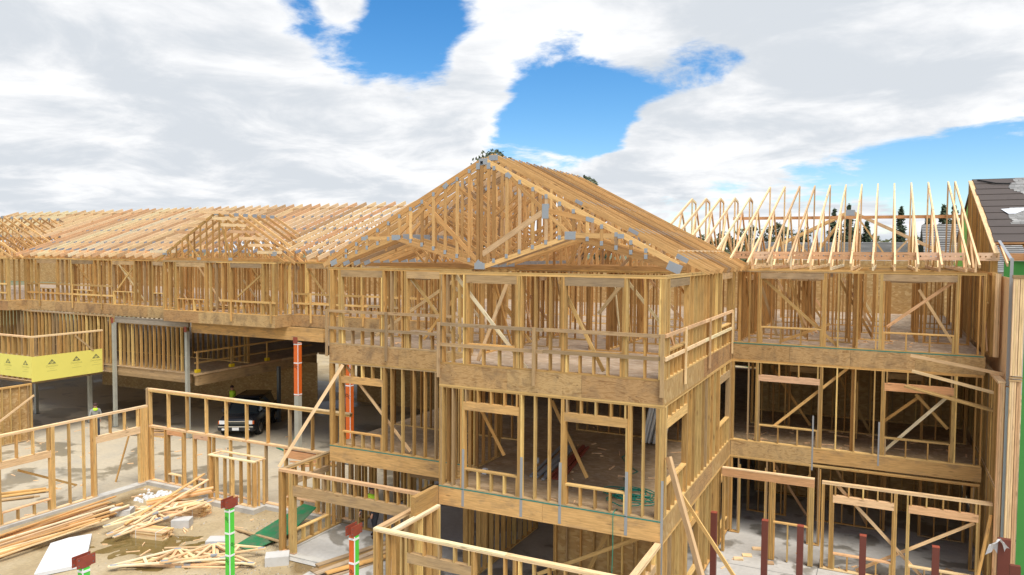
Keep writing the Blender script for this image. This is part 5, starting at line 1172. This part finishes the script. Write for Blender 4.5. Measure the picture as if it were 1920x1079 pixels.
# ------------------------------------------------------------------ things on the second floor
rnd = random.Random(3)
pts = []
for i in range(150):
    a = i*.36; r = .34+.14*math.sin(i*.13)+.05*math.sin(i*.61); pts.append((-1.15+r*1.35*math.cos(a)+.25*math.sin(i*.045), 1.35+r*math.sin(a)+.3*math.cos(i*.05), F2+.02+.012*(i % 5)+i*.0003))
pts += [(-1.5, 2.2, F2+.015), (-1.9, 3.0, F2+.015), (-1.7, 3.7, F2+.015), (-2.2, 4.3, F2+.015), (-2.6, 5.0, F2+.015), (-2.5, 5.8, F2+.015), (-2.8, 6.6, F2+.015)]
o = tube('air_hose', None, pts, .014, 'hose_green', 6); setp(o, 'tangled green air hose coiled on the second floor boards', 'hose')
o = tube('air_hose', None, [(-1.2, .35, F2+.02), (-1.19, .18, F2+.06), (-1.19, -.02, F2+.05), (-1.19, -.045, F2-.1), (-1.18, -.05, F2-.8), (-1.2, -.05, 1.6), (-1.17, -.06, .3)], .012, 'hose_green', 6); setp(o, 'green air hose hanging down over the stained beam', 'hose')
for i in range(13):
    x = -2.75+.12*(i % 7)+J(.03); dy = .16*(i//7)
    t = tube('drain_pipe', None, [(x+.25, 6.9+dy, F2+.06), (x+.62, 7.35+dy*.4, F2+2.3)], .05, 'pvc', 10); setp(t, 'white plastic pipe leaning in the bundle inside the second floor room', 'pipe', 'white pipes leaning in the second floor room')
    tube('pipe_mouth', t, [(x+.247, 6.896+dy, F2+.054), (x+.25, 6.9+dy, F2+.062)], .042, 'ink', 10)
for i in range(9):
    lab = 'grey steel channel lying on the second floor boards' if i < 5 else 'red steel channel lying on the second floor boards'
    x = -4.25+i*.11; o = bar('steel_channel', None, (x, 1.9+J(.3), F2+.03+.012*(i % 3)), (x-.45+J(.1), 5.4+J(.4), F2+.03+.012*(i % 3)), .05, .08, 'galv' if i < 5 else 'bracket_red'); setp(o, lab, 'steel channel', 'grey channels' if i < 5 else 'red channels')
for x, y in ((-5.55, 1.5), (-4.7, 3.2)):
    o = block('post_shoe', None, (x-.06, y-.06, F2+.004), (x+.06, y+.06, F2+.16), 'pvc')
    setp(o, 'white plastic post shoe near the front window' if x < -5 else 'white plastic post shoe deeper in the room', 'post shoe')

# ------------------------------------------------------------------ parked car (front towards the camera)
def car():
    hd = Vector((.47, -.88, 0)).normalized(); sd = Vector((0, 0, 1)).cross(hd)   # sd: car's left
    base = Vector((-24.75, 10.55, .006))
    t = thing('parked_car', base, 'dark blue-black off-road car parked on the garage slab', 'car')
    mw = Matrix((hd, sd, Vector((0, 0, 1)))).transposed().to_4x4(); mw.translation = base
    def part(name, bm, m, par=t, smooth=False): return bmobj(name, bm, m, par, mw, smooth)
    def loft(secs):
        bm = bmesh.new(); rows = []
        for x, pts in secs: rows.append([bm.verts.new((x, y, z)) for y, z in pts])
        n = len(rows[0])
        for a, b in zip(rows, rows[1:]):
            for i in range(n): bm.faces.new((a[i], a[(i+1) % n], b[(i+1) % n], b[i]))
        bm.faces.new(rows[0][::-1]); bm.faces.new(rows[-1]); bmesh.ops.recalc_face_normals(bm, faces=bm.faces); return bm
    def sec(wl, wh, zl, zh): return [(-wl*.96, zl), (-wl, zl+.12), (-wh, zh-.08), (-wh*.93, zh), (wh*.93, zh), (wh, zh-.08), (wl, zl+.12), (wl*.96, zl)]
    b = loft([(0, sec(.80, .76, .42, .93)), (-.10, sec(.90, .86, .34, 1.00)), (-.5, sec(.94, .88, .32, 1.05)), (-1.15, sec(.95, .89, .32, 1.09)), (-4.4, sec(.95, .89, .32, 1.08)), (-4.7, sec(.90, .85, .38, 1.02))])
    bmesh.ops.bevel(b, geom=[e for e in b.edges if e.calc_length() > .3], offset=.03, segments=2, affect='EDGES'); body = part('body', b, 'car_paint', smooth=True)
    g = loft([(-1.05, sec(.84, .80, 1.03, 1.09)), (-1.75, sec(.84, .66, 1.05, 1.70)), (-4.0, sec(.84, .66, 1.05, 1.70)), (-4.55, sec(.84, .74, 1.04, 1.12))]); part('glasshouse', g, 'car_glass', smooth=False)
    r = loft([(-1.68, sec(.69, .67, 1.66, 1.74)), (-2.4, sec(.70, .67, 1.66, 1.79)), (-4.05, sec(.69, .66, 1.66, 1.76))]); part('roof', r, 'car_paint', smooth=True)
    def bx(name, lo, hi, m, par=t):
        bm = bmesh.new(); bmesh.ops.create_cube(bm, size=1); c = (Vector(lo)+Vector(hi))/2; d = Vector(hi)-Vector(lo)
        bmesh.ops.scale(bm, vec=d, verts=bm.verts); bmesh.ops.translate(bm, vec=c, verts=bm.verts); bmesh.ops.bevel(bm, geom=bm.edges[:], offset=min(d)*.25, segments=2); return part(name, bm, m, par)
    for s in (-1, 1):
        for xp in (-1.12, -1.9, -3.0, -4.2): pass
        bm = loft([(-1.12, [(s*.80, 1.06), (s*.86, 1.06), (s*.86, 1.10), (s*.80, 1.10)]), (-1.76, [(s*.62, 1.66), (s*.69, 1.66), (s*.69, 1.72), (s*.62, 1.72)])]); part('windscreen_pillar', bm, 'car_paint')
        h = bx('headlight', (-.08, s*.66-.17, .74), (.03, s*.66+.17, .92), 'lamp_glass'); bx('indicator', (-.12, s*.86-.03, .74), (-.0, s*.86+.03, .9), 'indicator', h)
        bx('fog_lamp', (-.02, s*.62-.08, .44), (.075, s*.62+.08, .54), 'lamp_glass'); m_ = bx('mirror', (-1.45, s*1.05-.10, 1.08), (-1.30, s*1.05+.10, 1.26), 'car_paint')
        for xp in (-.95, -3.7):
            bm = bmesh.new(); bmesh.ops.create_cone(bm, cap_ends=True, segments=24, radius1=.38, radius2=.38, depth=.26); bmesh.ops.rotate(bm, matrix=Matrix.Rotation(math.pi/2, 3, 'X'), verts=bm.verts); bmesh.ops.translate(bm, vec=(xp, s*.84, .38), verts=bm.verts)
            wh = part('wheel', bm, 'tyre', smooth=False)
            bm = bmesh.new(); bmesh.ops.create_cone(bm, cap_ends=True, segments=16, radius1=.25, radius2=.22, depth=.03); bmesh.ops.rotate(bm, matrix=Matrix.Rotation(s*-math.pi/2, 3, 'X'), verts=bm.verts); bmesh.ops.translate(bm, vec=(xp, s*.98, .38), verts=bm.verts); part('rim', bm, 'chrome', wh)
    gr_ = bx('grille', (-.03, -.46, .70), (.025, .46, .90), 'ink')
    bx('grille_bar', (.01, -.46, .86), (.04, .46, .90), 'chrome', gr_); bx('grille_bar', (.01, -.46, .78), (.035, .46, .80), 'steel_dark', gr_)
    bp_ = bx('bumper', (-.15, -.90, .42), (.07, .90, .66), 'car_paint'); bx('bumper_trim', (.03, -.88, .60), (.085, .88, .65), 'chrome', bp_); bx('licence_plate', (.06, -.17, .44), (.09, .17, .58), 'tape_white', bp_)
car()
# dark truck silhouette parked deeper in the shade is left to the shadows; a green trolley frame stands on the slab
t = thing('sawhorse_frame', (-20.6, 9.9, .006), 'green metal frame standing on the slab beside the car', 'metal frame')
for a, b in [((-21.6, 10.1, .03), (-20.2, 9.6, .03)), ((-20.9, 10.6, .55), (-20.2, 9.6, .05)), ((-20.9, 10.6, .55), (-21.3, 11.0, .03)), ((-20.2, 9.6, .05), (-19.9, 10.2, .05))]: bar('tube', t, a, b, .06, .06, 'hose_green')

# ------------------------------------------------------------------ workers
def person(lab, x, y, z, ang, h, shirt, vest, cap, stride=.12, lean=.0, arm=(.1, .1)):
    t = thing('person', (x, y, z), lab, 'person'); k = h/1.75
    V = []; E = []; Rr = []
    def v(p, r): V.append(p); Rr.append(r); return len(V)-1
    pel = v((0, 0, .95), .15); wai = v((lean*.3, 0, 1.10), .135); che = v((lean*.8, 0, 1.32), .165); nk = v((lean, 0, 1.50), .065); hd0 = v((lean+.02, 0, 1.60), .085); hd1 = v((lean+.03, 0, 1.70), .075)
    E += [(pel, wai), (wai, che), (che, nk), (nk, hd0), (hd0, hd1)]
    for s in (-1, 1):
        hip = v((0, s*.10, .88), .105); kn = v((.05+s*stride*.6, s*.11, .50), .07); an = v((s*stride-.02, s*.12, .10), .05); toe = v((s*stride+.17, s*.13, .04), .038); E += [(pel, hip), (hip, kn), (kn, an), (an, toe)]
        sh = v((lean*.95, s*.19, 1.40), .075); el = v((lean*.9+arm[(s+1)//2]*.5, s*.27, 1.13), .052); wr = v((lean*.9+arm[(s+1)//2]*1.6, s*.24, .92), .036); E += [(che, sh), (sh, el), (el, wr)]
        pm = v((lean*.9+arm[(s+1)//2]*1.75, s*.235, .84), .034); E.append((wr, pm))
        for f in range(4):
            f0 = v((lean*.9+arm[(s+1)//2]*1.8-.03+f*.02, s*.235, .79), .0105); f1 = v((lean*.9+arm[(s+1)//2]*1.8-.025+f*.02, s*.225, .74+abs(f-1.5)*.008), .009); E += [(pm, f0), (f0, f1)]
        th = v((lean*.9+arm[(s+1)//2]*1.8+.045, s*.22, .81), .010); E.append((pm, th))
    me = bpy.data.meshes.new('body'); me.from_pydata([Vector(p)*k for p in V], E, [])
    o = bpy.data.objects.new('tmp', me); C.objects.link(o); md = o.modifiers.new('s', 'SKIN')
    for i, sv in enumerate(me.skin_vertices[0].data): sv.radius = (Rr[i]*k, Rr[i]*k); sv.use_root = (i == 0)
    sb = o.modifiers.new('u', 'SUBSURF'); sb.levels = 2
    ev = o.evaluated_get(bpy.context.evaluated_depsgraph_get()); bme = bpy.data.meshes.new_from_object(ev); bpy.data.objects.remove(o)
    bme.name = 'body'
    for m in ('skin', shirt, 'cloth_dark', 'cap_dark'): bme.materials.append(MATS[m])
    for p in bme.polygons:
        c = p.center/k; p.use_smooth = True
        p.material_index = 2 if c.z < .98 and abs(c.y) < .215 or c.z < .6 else (0 if c.z > 1.49 or (c.z < .92) else 1)
        if c.z < .09: p.material_index = 3
    mw = Matrix.Translation((x, y, z)) @ Matrix.Rotation(ang, 4, 'Z')
    put('body', bme, mw, t)
    # vest as a shell around the torso, head covering, face
    def lathe(name, prof, m, par, cx=0, sx=1.0, sy=1.0, n=16):
        vs = []; fs = []
        for r, zz in prof:
            for j in range(n):
                a = 2*math.pi*j/n; vs.append(((cx+lean*min(1, max(0, (zz-.95)/.5))+r*sx*math.cos(a))*k, r*sy*math.sin(a)*k, zz*k))
        for i in range(len(prof)-1):
            for j in range(n): fs.append((i*n+j, i*n+(j+1) % n, (i+1)*n+(j+1) % n, (i+1)*n+j))
        fs.append(tuple(range((len(prof)-1)*n, len(prof)*n)))
        me_ = bpy.data.meshes.new(name); me_.from_pydata(vs, [], fs); me_.materials.append(MATS[m])
        for p in me_.polygons: p.use_smooth = True
        return put(name, me_, mw, par)
    if vest: lathe('vest', [(.17, .98), (.172, 1.12), (.19, 1.3), (.18, 1.42), (.10, 1.49)], 'hi_vis', t, 0, .95, 1.15)
    else: lathe('collar', [(.12, 1.40), (.13, 1.45), (.09, 1.52)], 'hi_vis', t)
    lathe('cap', [(.098, 1.655), (.104, 1.69), (.095, 1.74), (.05, 1.775), (.01, 1.785)], cap, t, .02)
    for s in (-1, 1):
        e = lathe('eye', [(.001, 1.632), (.011, 1.636), (.012, 1.642), (.001, 1.650)], 'ink', t, 0); e.location += mw.to_3x3() @ Vector((.098*k, s*.032*k, 0))
        e = lathe('ear', [(.002, 1.60), (.014, 1.615), (.016, 1.64), (.004, 1.66)], 'skin', t, 0); e.location += mw.to_3x3() @ Vector((.01*k, s*.092*k, 0))
    e = lathe('nose', [(.014, 1.60), (.014, 1.612), (.004, 1.64)], 'skin', t, 0); e.location += mw.to_3x3() @ Vector((.105*k, 0, 0))
    e = lathe('mouth', [(.002, 1.574), (.02, 1.577), (.002, 1.581)], 'paper_red', t, 0); e.location += mw.to_3x3() @ Vector((.085*k, 0, 0))
    return t
person('person in grey top with lime collar walking behind the left yard wall', -31.19, 7.42, .006, math.radians(-25), 1.76, 'cloth_grey', False, 'cap_dark', .2, .05, (.12, -.05))
person('person in lime vest standing in the dark garage beyond the car', -28.94, 14.36, .006, math.radians(-120), 1.76, 'hi_vis', True, 'cap_dark', .08, .04, (.1, .12))
person('person in dark trousers and lime vest working behind the porch wall', -10.53, 3.01, .01, math.radians(-100), 1.75, 'cloth_dark', True, 'cloth_dark', .1, .12, (.2, .15))
